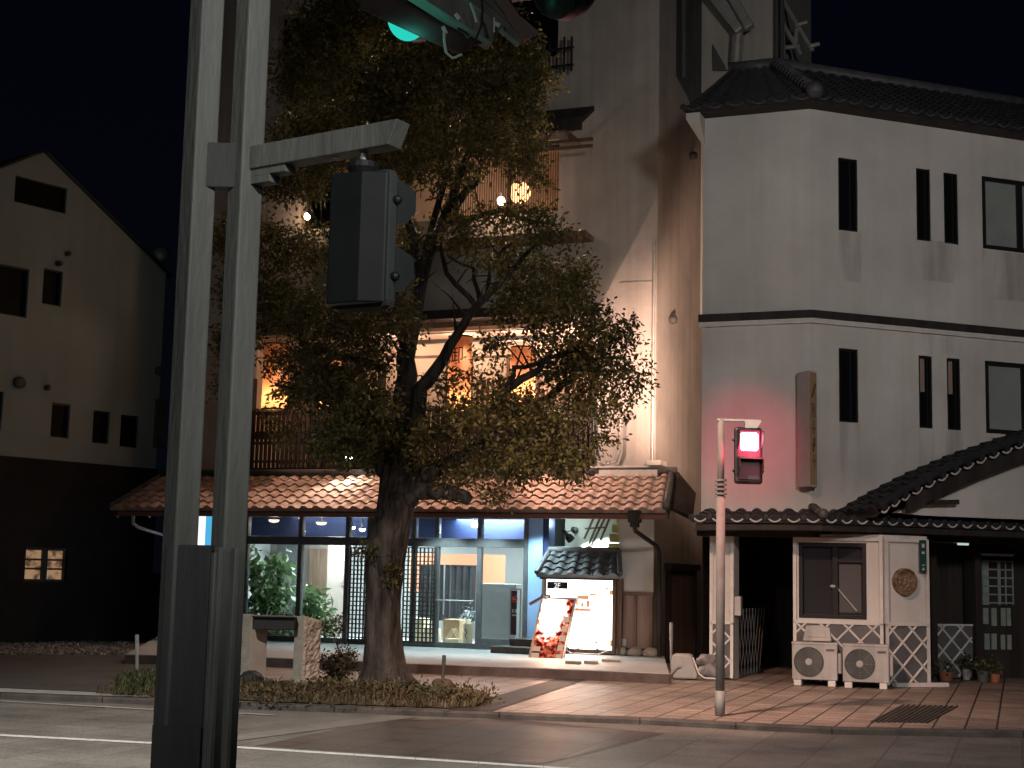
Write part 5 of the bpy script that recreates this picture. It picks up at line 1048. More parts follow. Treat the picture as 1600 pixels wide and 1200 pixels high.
# AC units
def ac_unit(px, py, label):
    fr = Fr(G(px, py, SW).xy, rad(-15)); t = thing('air_conditioner', fr.O + Vector((0, 0, SW)), rad(-15), label=label, cat='air conditioner', group='outdoor air conditioner units by the lattice wall')
    H0 = SW + .09; w_, h_, d_ = .665, .55, .28
    mb = MB(); mb.box(fr, -w_ / 2, w_ / 2, 0, d_, H0, H0 + h_); mb.box(fr, -w_ / 2 - .008, w_ / 2 + .008, -.008, d_ + .008, H0 + h_ - .035, H0 + h_ + .004); put('casing', mb, M['white'], t, bevel=.012)
    c = fr.w(-.085, -.004, H0 + h_ / 2 - .01); mb = MB(); mb.lathe(c, -fr.n, [(.001, .003), (.20, .003), (.21, .012), (.22, .012), (.22, -.002)], 32); g = put('fan_guard', mb, M['steel_dark'], t)
    mb = MB()
    for r_ in np.linspace(.05, .195, 7):
        mb.lathe(c, -fr.n, [(r_ - .003, .012), (r_ + .003, .012), (r_ + .003, .018), (r_ - .003, .018), (r_ - .003, .012)], 28)
    for k in range(8): a = k * math.pi / 4; mb.bar(c - fr.n * .02, c - fr.n * .02 + (fr.u * math.cos(a) + Vector((0, 0, math.sin(a)))) * .208, .006, .006)
    put('guard_ring', mb, M['steel'], g)
    mb = MB(); mb.lathe(c, -fr.n, [(.05, .01), (.05, .026), (.001, .028)], 16); put('hub', mb, M['galv'], t)
    mb = MB()
    for x in (-.25, .25): mb.box(fr, x - .055, x + .055, -.04, d_ + .04, SW, SW + .087)
    put('foot', mb, M['trim'], t, bevel=.01)
    mb = MB(); mb.box(fr, .17, .29, -.006, -.001, H0 + h_ - .12, H0 + h_ - .09); put('badge', mb, M['frame'], t); mb = MB(); mb.box(fr, w_ / 2 + .001, w_ / 2 + .06, .06, .2, H0 + .1, H0 + .4); put('valve_cover', mb, M['white'], t, bevel=.01); return t, fr
t1, f1_ = ac_unit(1273, 1072, 'left of two white outdoor air conditioner units, with a pale case lying on top')
t2, f2_ = ac_unit(1353, 1076, 'right of two white outdoor air conditioner units against the lattice wall')
mb = MB(); zz = SW + .09 + .57; mb.xz(Fr(f1_.w(.02, .1, 0).xy, rad(-15)), [(-.2, zz), (.22, zz), (.20, zz + .2), (.05, zz + .235), (-.15, zz + .225)], 0, .16); mb.xz(Fr(f1_.w(.02, .1, 0).xy, rad(-15)), [(-.13, zz + .06), (.15, zz + .06), (.13, zz + .15), (-.11, zz + .15)], -.012, -.001)
put('pale_case', mb, M['white'], label='pale plastic case lying on the left air conditioner unit', cat='case', bevel=.015)
# discarded white box and rubbish
fr = Fr(G(1070, 1062, SW).xy, rad(-12)); t = thing('discarded_tank', fr.O + Vector((0, 0, SW)), rad(-12), label='white enamel tank lying on the kerb stones beside the passage', cat='tank')
mb = MB(); mb.xz(fr, [(-.19, SW + .01), (.17, SW + .01), (.20, SW + .06), (.10, SW + .36), (.06, SW + .385), (-.17, SW + .385), (-.2, SW + .36), (-.215, SW + .25), (-.22, SW + .1)], 0, .32); put('tank_body', mb, M['white'], t, bevel=.035)
mb = MB(); mb.tube([fr.w(-.36, -.02, SW + .14), fr.w(-.3, -.04, SW + .09), fr.w(-.2, -.04, SW + .09), fr.w(-.12, -.03, SW + .18), fr.w(-.05, -.02, SW + .2)], .012, 6); put('handle', mb, M['galv'], t)
mb = MB(); mb.tube([fr.w(.12, .0, SW + .34), fr.w(.22, -.03, SW + .1), fr.w(.3, -.05, SW + .04), fr.w(.6, -.05, SW + .03)], .015, 6); put('strap', mb, M['trim'], t)
mb = MB(); mb.bumpy(fr.w(.38, .35, SW + .12), (.2, .2, .14), 4, 10, .14, SW); mb.bumpy(fr.w(.3, .4, SW + .28), (.16, .16, .1), 8, 10, .15, SW); put('rubbish_bag', mb, mat('grey_bag', (.16, .15, .15), .5, (.24, .22, .22), 8, bump=1.2, bscale=12), label='crumpled grey rubbish bag behind the white tank', cat='bag', smooth=True)
# small pots at entrance
def pot(px, py, m, r, h, label, grp='plant pots by the entrance', leafy=0, seed=1, off=0):
    p = G(px, py, SW); t = thing('plant_pot', p, 0, label=label, cat='plant pot', group=grp); mb = MB(); mb.lathe(p, (0, 0, 1), [(.001, 0), (r * .75, 0), (r, h), (r * .85, h), (r * .8, h - .03), (.001, h - .03)], 16); put('pot', mb, m, t, smooth=False)
    if leafy: leaves('foliage', [(tuple(p + Vector((0, 0, h + .1))), (r * 1.3, r * 1.2, .13))], leafy, .04, .1, M['leaf3'], t, .5, .1, seed)
pot(1511, 1062, M['white'], .085, .17, 'white pot with dark leaves before the small lattice panel', leafy=160, seed=51)
pot(1478, 1064, M['terracotta'], .12, .14, 'reddish clay bowl before the small lattice panel', leafy=60, seed=52); pot(1555, 1066, M['terracotta'], .09, .13, 'small clay pot at the foot of the sliding door', leafy=50, seed=53)
pot(1536, 1066, M['steel_dark'], .1, .18, 'dark rounded pot left of the sliding door', leafy=60, seed=54)

# ================================================================== BUILDING C (left)
rc = thing('gabled_house', CL.w(0, 0, 0), CL.yaw, label='dim white gabled house with black timber lower walls at the far left', cat='building')
cxr = CL.px(250, 600)[0]; cxl = CL.px(-420, 500)[0]; zk = CL.px(248, 425)[1]; pk = CL.px(68, 238); zw0 = CL.px(120, 722)[1]; zlE = CL.px(-420, 300)[1]
cw = [CL.rect(-10, 415, 44, 493), CL.rect(67, 421, 97, 477), CL.rect(80, 630, 109, 684), CL.rect(145, 642, 171, 693), CL.rect(188, 649, 216, 699), CL.rect(-30, 610, 4, 672)]
topw = CL.rect(23, 272, 105, 325)
# symmetrical gable: left eave
hw_ = cxr - pk[0]; cxl = pk[0] - hw_; mb = MB(); mb.wall(CL, cxl, cxr, zw0, zk, 0, cw, .15)
# gable part with hole
s_ = (pk[1] - zk) / hw_
def gz_(x): return pk[1] - abs(x - pk[0]) * s_
tx0, tx1, tz0, tz1 = topw; tz1 = min(tz1, gz_(tx1) - .25, gz_(tx0) - .25)
mb.add([CL.w(cxl, 0, zk), CL.w(tx0, 0, zk), CL.w(tx0, 0, gz_(tx0))], [[0, 1, 2]]); mb.add([CL.w(tx1, 0, zk), CL.w(cxr, 0, zk), CL.w(tx1, 0, gz_(tx1))], [[0, 1, 2]])
mb.quad(CL.w(tx0, 0, zk), CL.w(tx1, 0, zk), CL.w(tx1, 0, tz0), CL.w(tx0, 0, tz0)); mb.add([CL.w(tx0, 0, tz1), CL.w(tx1, 0, tz1), CL.w(tx1, 0, gz_(tx1)), CL.w(pk[0], 0, pk[1]), CL.w(tx0, 0, gz_(tx0))], [[0, 1, 2, 3, 4]])
mb.wall(CL, tx0, tx1, tz0, tz1, 0, [topw[:2] + (tz0, tz1)], .15)
mb.quad(CL.w(cxr, 0, zw0), CL.w(cxr, 8, zw0), CL.w(cxr, 8, zk), CL.w(cxr, 0, zk))
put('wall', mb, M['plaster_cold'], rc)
for i, q in enumerate(cw + [(tx0, tx1, tz0, tz1)]):
    mb = MB(); mb.frame(CL, q[0], q[1], q[2], q[3], .05, .12, .03); o = put('window', mb, M['blackframe'], rc); mb = MB(); mb.box(CL, q[0] + .03, q[1] - .03, .12, .14, q[2] + .03, q[3] - .03); put('pane', mb, M['darkglass'], o)
mb = MB()
for sx_, xe in ((1, cxr + .12), (-1, cxl - .12)):
    ze = gz_(xe); mb.prism([CL.w(pk[0], -.06, pk[1] + .004), CL.w(xe, -.06, ze + .004), CL.w(xe, 9, ze + .004), CL.w(pk[0], 9, pk[1] + .004)], [CL.w(pk[0], -.06, pk[1] + .06), CL.w(xe, -.06, ze + .06), CL.w(xe, 9, ze + .06), CL.w(pk[0], 9, pk[1] + .06)])
put('roof', mb, M['tile_dark'], rc)
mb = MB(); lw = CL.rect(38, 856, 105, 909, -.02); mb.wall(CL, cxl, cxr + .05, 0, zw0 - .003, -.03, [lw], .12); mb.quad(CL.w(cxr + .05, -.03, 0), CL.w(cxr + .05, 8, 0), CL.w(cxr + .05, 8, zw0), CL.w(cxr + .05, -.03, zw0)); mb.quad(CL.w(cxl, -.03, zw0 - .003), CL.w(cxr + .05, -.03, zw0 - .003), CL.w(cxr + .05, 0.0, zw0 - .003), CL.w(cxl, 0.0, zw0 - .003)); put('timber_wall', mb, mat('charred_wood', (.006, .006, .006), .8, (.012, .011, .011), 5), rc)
mb = MB(); mb.frame(CL, *lw, .02, .08, .05); mxx = (lw[0] + lw[1]) / 2; mb.box(CL, mxx - .06, mxx + .06, .02, .08, lw[2] + .05, lw[3] - .05); o = put('lit_window', mb, M['blackframe'], rc)
cm = bpy.data.materials.new('lit_curtain'); cm.use_nodes = True; n = cm.node_tree; bb = n.nodes['Principled BSDF']; z = n.nodes.new('ShaderNodeTexNoise'); z.inputs['Scale'].default_value = 6; r = n.nodes.new('ShaderNodeValToRGB'); n.links.new(z.outputs[0], r.inputs[0]); tcc = n.nodes.new('ShaderNodeTexCoord'); n.links.new(tcc.outputs['Object'], z.inputs['Vector'])
r.color_ramp.elements[0].color = (.05, .025, .012, 1); r.color_ramp.elements[0].position = .35; r.color_ramp.elements[1].color = (.30, .175, .095, 1); r.color_ramp.elements[1].position = .52; n.links.new(r.outputs[0], bb.inputs['Emission Color']); bb.inputs['Emission Strength'].default_value = 1; bb.inputs['Base Color'].default_value = (.2, .15, .1, 1)
mb = MB(); mb.box(CL, lw[0] + .05, lw[1] - .05, .09, .10, lw[2] + .05, lw[3] - .05); put('curtain', mb, cm, o)
mb = MB(); z_ = (lw[2] + lw[3]) / 2
for f_ in (.62, .35): mb.box(CL, lw[0] + .05, lw[1] - .05, .075, .088, lw[2] + (lw[3] - lw[2]) * f_, lw[2] + (lw[3] - lw[2]) * f_ + .04)
put('glazing_bar', mb, M['wood'], o)
mb = MB()
for (x, y, s) in [(28, 598, .12), (72, 606, .06), (247, 580, .10), (90, 412, .06), (104, 397, .05)]:
    c = CL.px(x, y); mb.lathe(CL.w(c[0], 0, c[1]), -CL.n, [(s, .001), (s, .10), (s * .6, .14), (.001, .14)], 12)
c = CL.px(247, 650); mb.box(CL, c[0] - .1, c[0] + .12, -.12, -.002, CL.px(247, 700)[1], CL.px(247, 624)[1]); put('wall_vent', mb, M['steel_dark'], rc)
# pale lamp globe near the roof end
p = D(252, 396, 33); t = thing('roof_dish', p - Vector((0, 0, .9)), 0, label='small pale dish on a short mast beside the end of the left gable', cat='dish'); mb = MB(); mb.lathe(p, (.3, -1, .1), [(.001, .02), (.12, .0), (.2, -.06), (.19, -.07), (.12, -.02), (.001, 0)], 18); put('dish', mb, M['galv'], t, smooth=True); mb = MB(); mb.tube([p - Vector((0, 0, .9)), p + Vector((0, .06, 0))], .03, 8); put('mast', mb, M['steel_dark'], t)

# ================================================================== TREE
TY = 19.9
tb_ = G(600, 1068, SW); TY = tb_.y
tree = thing('street_tree', tb_, 0, label='large evergreen street tree with a thick lopped trunk in the planter bed', cat='tree')
def T(px, py, dy=0): return D(px, py, TY + dy)
mb = MB()
k_ = TY / FPX
tr_pts = [(602, 1074, 42), (601, 1060, 35), (600, 1040, 31), (598, 1000, 28), (598, 960, 27), (599, 925, 27), (601, 890, 29), (604, 860, 30), (610, 830, 29), (617, 800, 28), (622, 770, 30), (625, 740, 30), (628, 700, 24)]
mb.tube([T(x, y) for x, y, r in tr_pts], [r * k_ for _, _, r in tr_pts], 28)
rr = random.Random(5)
for i, v in enumerate(mb.v):   # fluted, knobbly bark outline
    c = min((T(x, y) for x, y, r in tr_pts), key=lambda q: (q - v).length); d = v - Vector((c.x, c.y, v.z)); a = math.atan2(d.y, d.x)
    low = max(0, .35 - (v.z - SW)) * 1.1; mb.v[i] = v + d * (.05 * math.sin(5 * a + v.z * 1.3) + .04 * math.sin(9 * a - v.z * 2.1) + rr.uniform(-.025, .025) + low * (.35 + .35 * math.sin(4 * a + 1)))
for kx, ky, kd, kr in [(590, 852, -.2, .09), (640, 775, -.1, .14)]: mb.bumpy(T(kx, ky, kd), (kr, kr * .8, kr * 1.2), kx, 8, .15)
trunk = put('trunk', mb, M['bark'], tree, smooth=True)
limbs = [[(628, 715, 0, 24), (630, 640, .1, 19), (636, 560, .2, 15), (650, 480, .3, 12), (668, 400, .3, 10), (705, 330, .2, 8), (745, 285, 0, 5)],
 [(645, 690, 0, 14), (655, 610, 0, 12), (695, 560, -.1, 9), (722, 510, -.2, 7), (750, 475, -.2, 6), (790, 430, -.1, 5), (840, 380, 0, 3)],
 [(612, 745, 0, 18), (570, 680, .2, 13), (525, 600, .3, 10), (490, 550, .4, 8), (430, 490, .4, 5), (390, 420, .3, 3)],
 [(640, 755, 0, 16), (715, 715, .3, 11), (790, 670, .5, 9), (860, 620, .6, 7), (930, 560, .6, 4)],
 [(660, 440, .3, 9), (640, 350, .5, 7), (600, 260, .6, 6), (550, 170, .6, 4), (520, 90, .5, 2)],
 [(690, 350, .2, 8), (730, 250, .4, 6), (770, 150, .5, 4), (790, 70, .5, 2)], [(770, 640, -.2, 6), (790, 606, -.3, 7), (830, 585, -.3, 6), (860, 560, -.3, 4), (910, 540, -.3, 3)],
 [(790, 612, -.3, 5), (805, 576, -.3, 4), (850, 568, -.3, 3)], [(745, 480, -.2, 5), (700, 430, 0, 4), (690, 380, 0, 3)], [(750, 475, 0, 4), (740, 420, .2, 3), (700, 400, .3, 2)], [(760, 470, 0, 4), (765, 410, .2, 3), (800, 380, .3, 2)],
 [(640, 560, .2, 8), (600, 470, .6, 6), (540, 400, .9, 4), (480, 330, 1, 2)], [(540, 620, .2, 7), (480, 620, 0, 5), (430, 600, -.2, 3)], [(490, 545, .3, 6), (540, 560, .1, 5), (600, 575, 0, 6)], [(700, 350, .2, 6), (780, 330, 0, 4), (860, 350, -.2, 2)],
 [(665, 400, .3, 6), (700, 250, .9, 5), (690, 140, 1.2, 3), (660, 60, 1.2, 2)]]
mb = MB(); blob_px = []
for L in limbs:
    pts = []; rs = []
    for i in range(len(L) - 1):
        for j in range(3):
            t = j / 3; a_, b_ = L[i], L[i + 1]; q = [a_[k] + (b_[k] - a_[k]) * t for k in range(4)]
            w_ = 0 if (i == 0 and j == 0) else 3; pts.append(T(q[0] + rr.uniform(-w_, w_), q[1] + rr.uniform(-w_, w_), q[2])); rs.append(q[3] * k_)
    q = L[-1]; pts.append(T(*q[:3])); rs.append(q[3] * k_); mb.tube(pts, rs, 10)
    for i in range(2, len(pts), 2):      # twigs
        d = Vector((rr.uniform(-1, 1), rr.uniform(-1, 1), rr.uniform(-.2, 1))).normalized(); l_ = rr.uniform(.3, .8); mb.tube([pts[i], pts[i] + d * l_ * .5 + Vector((0, 0, .05)), pts[i] + d * l_], [rs[i] * .4, .012, .004], 5)
put('limb', mb, M['bark'], tree, smooth=True)
mb = MB(); mb.tube([T(632, 765), T(665, 768, -.15), T(700, 770, -.25), T(722, 775, -.3), T(735, 783, -.32)], [.16, .12, .10, .10, .075], 14); put('cut_branch', mb, M['bark'], tree, smooth=True)
B_ = [(500, 60, 75), (580, 50, 80), (660, 60, 85), (740, 70, 80), (810, 90, 55), (840, 130, 38), (470, 130, 62), (545, 140, 85), (630, 145, 85), (715, 150, 85), (790, 160, 65), (835, 190, 30), (455, 210, 55), (520, 220, 65), (600, 225, 65), (680, 225, 62),
 (745, 215, 50), (810, 235, 44), (830, 270, 26), (430, 290, 45), (480, 285, 45), (590, 290, 40), (640, 260, 40), (700, 280, 30), (735, 262, 18), (690, 602, 26), (770, 600, 26), (735, 592, 18), (850, 520, 34), (455, 612, 26), (780, 545, 20), (430, 565, 24),
 (390, 370, 45), (440, 390, 60), (500, 400, 60), (380, 450, 52), (440, 470, 65), (500, 490, 62), (560, 500, 55), (600, 440, 48), (610, 350, 36), (660, 370, 34), (720, 360, 40), (770, 350, 36), (820, 350, 40), (865, 370, 36), (790, 400, 46), (850, 420, 46), (890, 460, 46),
 (840, 480, 56), (910, 500, 48), (950, 490, 34), (800, 470, 26), (740, 400, 24), (360, 540, 40), (480, 560, 50), (540, 570, 60), (590, 560, 42), (362, 610, 26), (355, 370, 26), (500, 620, 46), (560, 630, 60), (600, 640, 50), (540, 700, 52),
 (600, 700, 60), (650, 680, 50), (690, 650, 46), (660, 730, 44), (710, 710, 48), (740, 660, 46), (505, 690, 24), (450, 680, 18), (700, 750, 30), (800, 660, 54), (760, 720, 36), (860, 650, 66), (920, 620, 64), (880, 570, 56), (940, 560, 50), (975, 590, 38),
 (930, 680, 42), (860, 710, 46), (800, 720, 40), (900, 730, 26), (770, 770, 18), (965, 530, 30), (900, 430, 26), (620, 500, 34), (430, 650, 16), (760, 540, 18), (410, 520, 18)]
blobs = []
for (x, y, r) in B_:
    for k in range(3):
        dx, dy = rr.uniform(-.35, .35) * r, rr.uniform(-.35, .35) * r; rd = r * rr.uniform(.55, .8); cdist = math.hypot((x - 660) / 330, (y - 420) / 420); dep = (1 - min(cdist, 1) ** 2) ** .5 * 1.9 + .25
        blobs.append((tuple(T(x + dx, y + dy, rr.uniform(-dep, dep))), (rd * k_, rd * k_ * 1.15, rd * k_ * .75), 1))
leaves('crown', blobs, 142000, .05, .105, M['leaf'], tree, .45, .35, 77, 7, gaps=lambda q: -.17 if q[2] < 6.3 else -.25)
for kk, (x, y, w_, h_) in enumerate([(612, 895, .14, .2), (572, 860, .17, .14), (770, 775, .25, .12), (800, 745, .25, .15)]): leaves('leaf_sprout', [(tuple(T(x, y, -.28)), (w_, .1, h_))], 150, .05, .10, M['leaf'], tree, .45, .3, 78 + kk)
gb = []
for i in range(46):
    x = rr.uniform(260, 748); yb = 1068 + (x - 400) * .03 + rr.uniform(0, 18); gb.append((tuple(G(x, min(yb, 1078 + (x - 150) * .030), SW + .06)), (rr.uniform(.12, .4), rr.uniform(.1, .25), rr.uniform(.03, .10)), rr.uniform(.5, 2)))
for (x, y, q) in [(560, 1080, .22), (610, 1082, .22), (645, 1078, .2), (700, 1086, .14), (735, 1088, .10), (470, 1082, .2), (420, 1084, .15), (330, 1080, .2)]: gb.append((tuple(G(x, y, SW + .12)), (q * 1.6, q, q * .6), 1.2))
leaves('ground_cover', gb, 8200, .03, .08, mat('ground_leaf', (.13, .085, .045), .7, (.05, .052, .024), 1.3, island=.55, trans=.15), None, .4, -.1, 91, label='low brownish weeds and fallen leaves in the bed round the tree', cat='ground cover', kind='stuff')
# shrub beside the trunk
sp = G(532, 1066, SW); t = thing('small_shrub', sp, 0, label='small two-tiered shrub with dark and reddish leaves left of the trunk', cat='shrub')
def S(px, py, dy=0): return D(px, py, sp.y + dy)
mb = MB(); mb.tube([sp, S(535, 1030), S(524, 1000), S(518, 985)], [.018, .014, .010, .006], 6); mb.tube([S(530, 1050), S(545, 1020), S(540, 1000)], [.01, .007, .004], 6)
for a_, b_ in [((524, 1000), (540, 965)), ((520, 990), (502, 975)), ((522, 995), (505, 990))]: mb.tube([S(*a_), S(*b_)], [.006, .004], 5)
put('stem', mb, M['bark'], t)
leaves('foliage', [(tuple(S(532, 1040)), (.25, .25, .18)), (tuple(S(525, 1055)), (.2, .2, .12)), (tuple(S(540, 1025)), (.15, .15, .12)), (tuple(S(508, 1030)), (.08, .1, .08)), (tuple(S(518, 985)), (.14, .12, .1)), (tuple(S(505, 975)), (.07, .07, .06)), (tuple(S(530, 970)), (.12, .1, .06))], 1500, .04, .085, mat('reddish_leaf', (.075, .05, .03), .6, (.03, .05, .02), 3, island=.4), t, .4, .1, 61)
# stone seat / monument
st = G(432, 1072, SW); Ys = st.y
t = thing('stone_bench_frame', st, 0, label='two upright split stone slabs carrying a dark timber beam left of the trunk', cat='stone frame')
zt = D(480, 962, Ys).z
def slab(pl, pc, pr, rough, dy=0.0):
    zb_ = SW - .05; C0 = D(pc, 1050, Ys + dy); L_ = D(pl, 1050, Ys + dy + .12); R_ = D(pr, 1050, Ys + dy + .16); Bk = L_ + R_ - C0
    mb = MB(); q = [C0, R_, Bk, L_]; hz = [0, -.07, -.09, -.01] if rough else [0, -.02, -.02, 0]
    mb.prism([Z_(v, zb_) for v in q], [Z_(v, zt + h) for v, h in zip(q, hz)]); put('stone_slab', mb, M['stone'], t, bevel=.01)
    d = (R_ - C0).normalized(); nr_ = Vector((d.y, -d.x, 0)); W_ = (R_ - C0).length; mb = MB(); n_ = 26; m_ = 10
    for i in range(n_ + 1):
        for j in range(m_ + 1):
            e = 0 if (i in (0, n_) or j in (0, m_)) else (rr.uniform(.004, .035) if rough else .002)
            mb.v.append(Z_(C0 + d * W_ * j / m_, zb_ + (zt - .07 * j / m_ * (1 if rough else .3) - zb_) * i / n_) + nr_ * (e + .002))
    for i in range(n_):
        for j in range(m_): mb.f.append([i * (m_ + 1) + j, i * (m_ + 1) + j + 1, (i + 1) * (m_ + 1) + j + 1, (i + 1) * (m_ + 1) + j]); mb.mi.append(0)
    put('split_face' if rough else 'sawn_face', mb, M['roughstone'] if rough else M['stone_warm_lit'], t)
def Z_(v, z): return Vector((v.x, v.y, z))
M['stone_warm_lit'] = mat('sawn_stone_lit', (.42, .33, .27), .85, (.5, .4, .33), 3, bump=.3)  # warm street light put into the colour of the sawn face
slab(457, 472, 499, True); slab(373, 389, 415, False, .1)
mb = MB(); b0, b1 = D(396, 974, Ys + .02), D(462, 974, Ys + .02); b0.z = b1.z = D(430, 974, Ys).z; mb.bar(b0, b1, .16, .17); mb.bar(b0 + Vector((0, -.03, .09)), b1 + Vector((0, -.03, .09)), .22, .025); put('timber_beam', mb, M['black'], t, bevel=.01)
mb = MB(); bs = G(392, 1072, SW); mb.bumpy(bs + Vector((0, 0, .07)), (.17, .15, .13), 12, 12, .07, SW); put('dark_rock', mb, mat('dark_rock', (.02, .02, .022), .6, (.035, .035, .036), 5, bump=1), label='dark rounded rock at the foot of the left stone slab', cat='rock', smooth=True)
# blue sheet + stakes
mb = MB(); bs = G(222, 1070, SW); V_ = []
for i in range(9):
    for j in range(7): V_.append(bs + Vector((-.1 + i * .055, -.08 + j * .05, .03 + .12 * math.exp(-((i - 2) ** 2) / 9) * rr.uniform(.6, 1.3) * math.sin(math.pi * j / 6))))
mb.add(V_, [[i * 7 + j, i * 7 + j + 1, (i + 1) * 7 + j + 1, (i + 1) * 7 + j] for i in range(8) for j in range(6)]); put('blue_sheet', mb, M['bluebag'], label='crumpled blue sheet lying in the weeds by the left stake', cat='sheet')
def stake(px, py0, py1, r, m, label, lean=0):
    b = G(px, py0, SW); tp = D(px + lean, py1, b.y); t = thing('marker_stake', b, 0, label=label, cat='stake', group='thin marker stakes along the pavement'); mb = MB(); mb.tube([b, b.lerp(tp, .62)], r, 8); put('lower_rod', mb, m, t); mb = MB(); mb.tube([b.lerp(tp, .6), tp, tp + Vector((0, 0, .004))], [r * 1.25, r * 1.25, r * .9], 8); put('sleeve', mb, m, t)
stake(214, 1064, 992, .022, M['galv'], 'pale grey stake in the weeds by the blue sheet'); stake(691, 1070, 1024, .022, M['steel_dark'], 'short dark stake in the grass right of the trunk', 3); stake(1049, 1045, 973, .025, M['galv'], 'pale stake beside the discarded white tank')
mb = MB(); mb.bumpy(G(692, 1074, SW) + Vector((0, 0, .03)), (.16, .12, .09), 3, 10, .1, SW); put('soil_mound', mb, M['soil'], label='little soil mound round the short dark stake', cat='mound', smooth=True)

# ================================================================== RED pedestrian signal and pole
pb = G(1125, 1118, SW); Yp = pb.y; kx = Yp / FPX
t = thing('signal_pole', pb, 0, label='slim grey signal pole with ringed collar standing at the right kerb', cat='pole')
def Pp(px, py, dy=0): return D(px, py, Yp + dy)
q1 = Pp(1125, 775); q2 = Pp(1127, 655)
mb = MB(); mb.tube([pb, Vector((pb.x, pb.y, q1.z))], .052, 20); put('shaft', mb, M['pole'], t, smooth=True)
mb = MB(); mb.tube([Vector((pb.x, pb.y, SW)), Vector((pb.x, pb.y, SW + .28))], .058, 20); put('base_sleeve', mb, M['steel'], t, smooth=True)
mb = MB(); mb.tube([Vector((pb.x, pb.y, q1.z)), Vector((pb.x, pb.y, q2.z))], .04, 16); put('upper_shaft', mb, M['pole'], t, smooth=True)
mb = MB()
for py in (752, 759, 766, 773): z = Pp(1125, py).z; mb.tube([Vector((pb.x, pb.y, z)), Vector((pb.x, pb.y, z + .022))], .07, 20)
put('collar', mb, M['pole'], t)
mb = MB(); za = Pp(1127, 656).z; mb.box(Fr(pb.xy, rad(4)), -.05, .47, -.03, .03, za - .012, za + .012); mb.prism([Vector((pb.x + .28, pb.y - .03, za - .09)), Vector((pb.x + .42, pb.y - .03, za - .09)), Vector((pb.x + .47, pb.y - .03, za - .013)), Vector((pb.x + .28, pb.y - .03, za - .013))], [Vector((pb.x + .28, pb.y + .03, za - .09)), Vector((pb.x + .42, pb.y + .03, za - .09)), Vector((pb.x + .47, pb.y + .03, za - .013)), Vector((pb.x + .28, pb.y + .03, za - .013))]); put('bracket_arm', mb, M['galv'], t)
def signal_head(fr, zc, W_, H_, D_, m_body, m_side, lit_red, name, label, Pb, group=None):
    """pedestrian signal; frame fr: -n is the lens side; origin at head centre"""
    t = thing(name, fr.w(0, 0, zc - H_ / 2), fr.yaw, label=label, cat='pedestrian signal', group=group); w2, h2_ = W_ / 2, H_ / 2
    mb = MB(); mb.box(fr, -w2, w2, -.035, .035, zc - h2_, zc + h2_); put('front_rim', mb, m_side, t, bevel=.045)
    mb = MB(); K = [(-w2 + .012, .036), (-w2 + .02, D_ * .55), (-w2 * .25, D_), (w2 * .80, D_ * .96), (w2 - .012, D_ * .6), (w2 - .012, .036)]
    mb.prism([fr.w(x, y, zc - h2_ + .02) for x, y in K], [fr.w(x, y, zc + h2_ - .02) for x, y in K]); put('housing', mb, m_body, t, bevel=.025)
    for s in (1, -1):
        c = zc + s * H_ * .24; a = W_ * .36; mb = MB(); red = lit_red and s > 0
        mb.prism([fr.w(x, -.045, c + z) for x, z in [(-a, -a), (a, -a), (a, a), (-a, a)]], [fr.w(x, -.036, c + z) for x, z in [(-a, -a), (a, -a), (a, a), (-a, a)]])
        put('lens', mb, glow('red_lens', (1, .03, .09), 4) if red else mat('dark_lens', (.03, .05, .05), .3), t, bevel=.025)
        if red:
            mb = MB(); ac = a * .86; mb.prism([fr.w(x, -.049, c + z) for x, z in [(-ac, -ac * .8), (-ac * .8, -ac), (ac * .8, -ac), (ac, -ac * .8), (ac, ac * .8), (ac * .8, ac), (-ac * .8, ac), (-ac, ac * .8)]], [fr.w(x, -.0455, c + z) for x, z in [(-ac, -ac * .8), (-ac * .8, -ac), (ac * .8, -ac), (ac, -ac * .8), (ac, ac * .8), (ac * .8, ac), (-ac * .8, ac), (-ac, ac * .8)]]); put('lens_core', mb, glow('red_core', (1, .55, .62), 12), t)
        mb = MB(); q = a * 1.12; vd = .13   # visor hood
        mb.prism([fr.w(-q, -.036, c + q), fr.w(q, -.036, c + q), fr.w(q, -.036 - vd, c + q * .82), fr.w(-q, -.036 - vd, c + q * .82)], [fr.w(-q, -.036, c + q + .008), fr.w(q, -.036, c + q + .008), fr.w(q, -.036 - vd, c + q * .82 + .008), fr.w(-q, -.036 - vd, c + q * .82 + .008)])
        for sx in (-1, 1): mb.prism([fr.w(sx * q, -.036, c + q), fr.w(sx * q, -.036, c - q * .6), fr.w(sx * q, -.036 - vd * .45, c - q * .5), fr.w(sx * q, -.036 - vd, c + q * .1), fr.w(sx * q, -.036 - vd, c + q * .82)], [fr.w(sx * (q + .008), y, z) for y, z in ((-.036, c + q), (-.036, c - q * .6), (-.036 - vd * .45, c - q * .5), (-.036 - vd, c + q * .1), (-.036 - vd, c + q * .82))])
        put('visor', mb, m_side, t)
    for s in (1, -1):
        for sx in (1, -1): mb = MB(); mb.lathe(fr.w(sx * w2, .0, zc + s * H_ * .27), fr.u * sx, [(.018, -.01), (.018, .01), (.008, .02), (.001, .02)], 12); put('hinge_knob', mb, m_body, t)
    return t
cR = Pp(1169, 712); frR = Fr(cR.xy, rad(6)); hh = Pp(1169, 668).z - Pp(1169, 757).z
signal_head(frR, cR.z, .34, hh, .14, M['signal'], M['signal'], True, 'pedestrian_signal', 'pedestrian signal glowing bright red before the white corner house', Pp)
mb = MB(); mb.tube([Vector((cR.x, cR.y + .03, cR.z + hh / 2 - .01)), Vector((cR.x, cR.y + .03, za))], .02, 8); put('hanger', mb, M['galv'], t)
RED = (1, .07, .13)
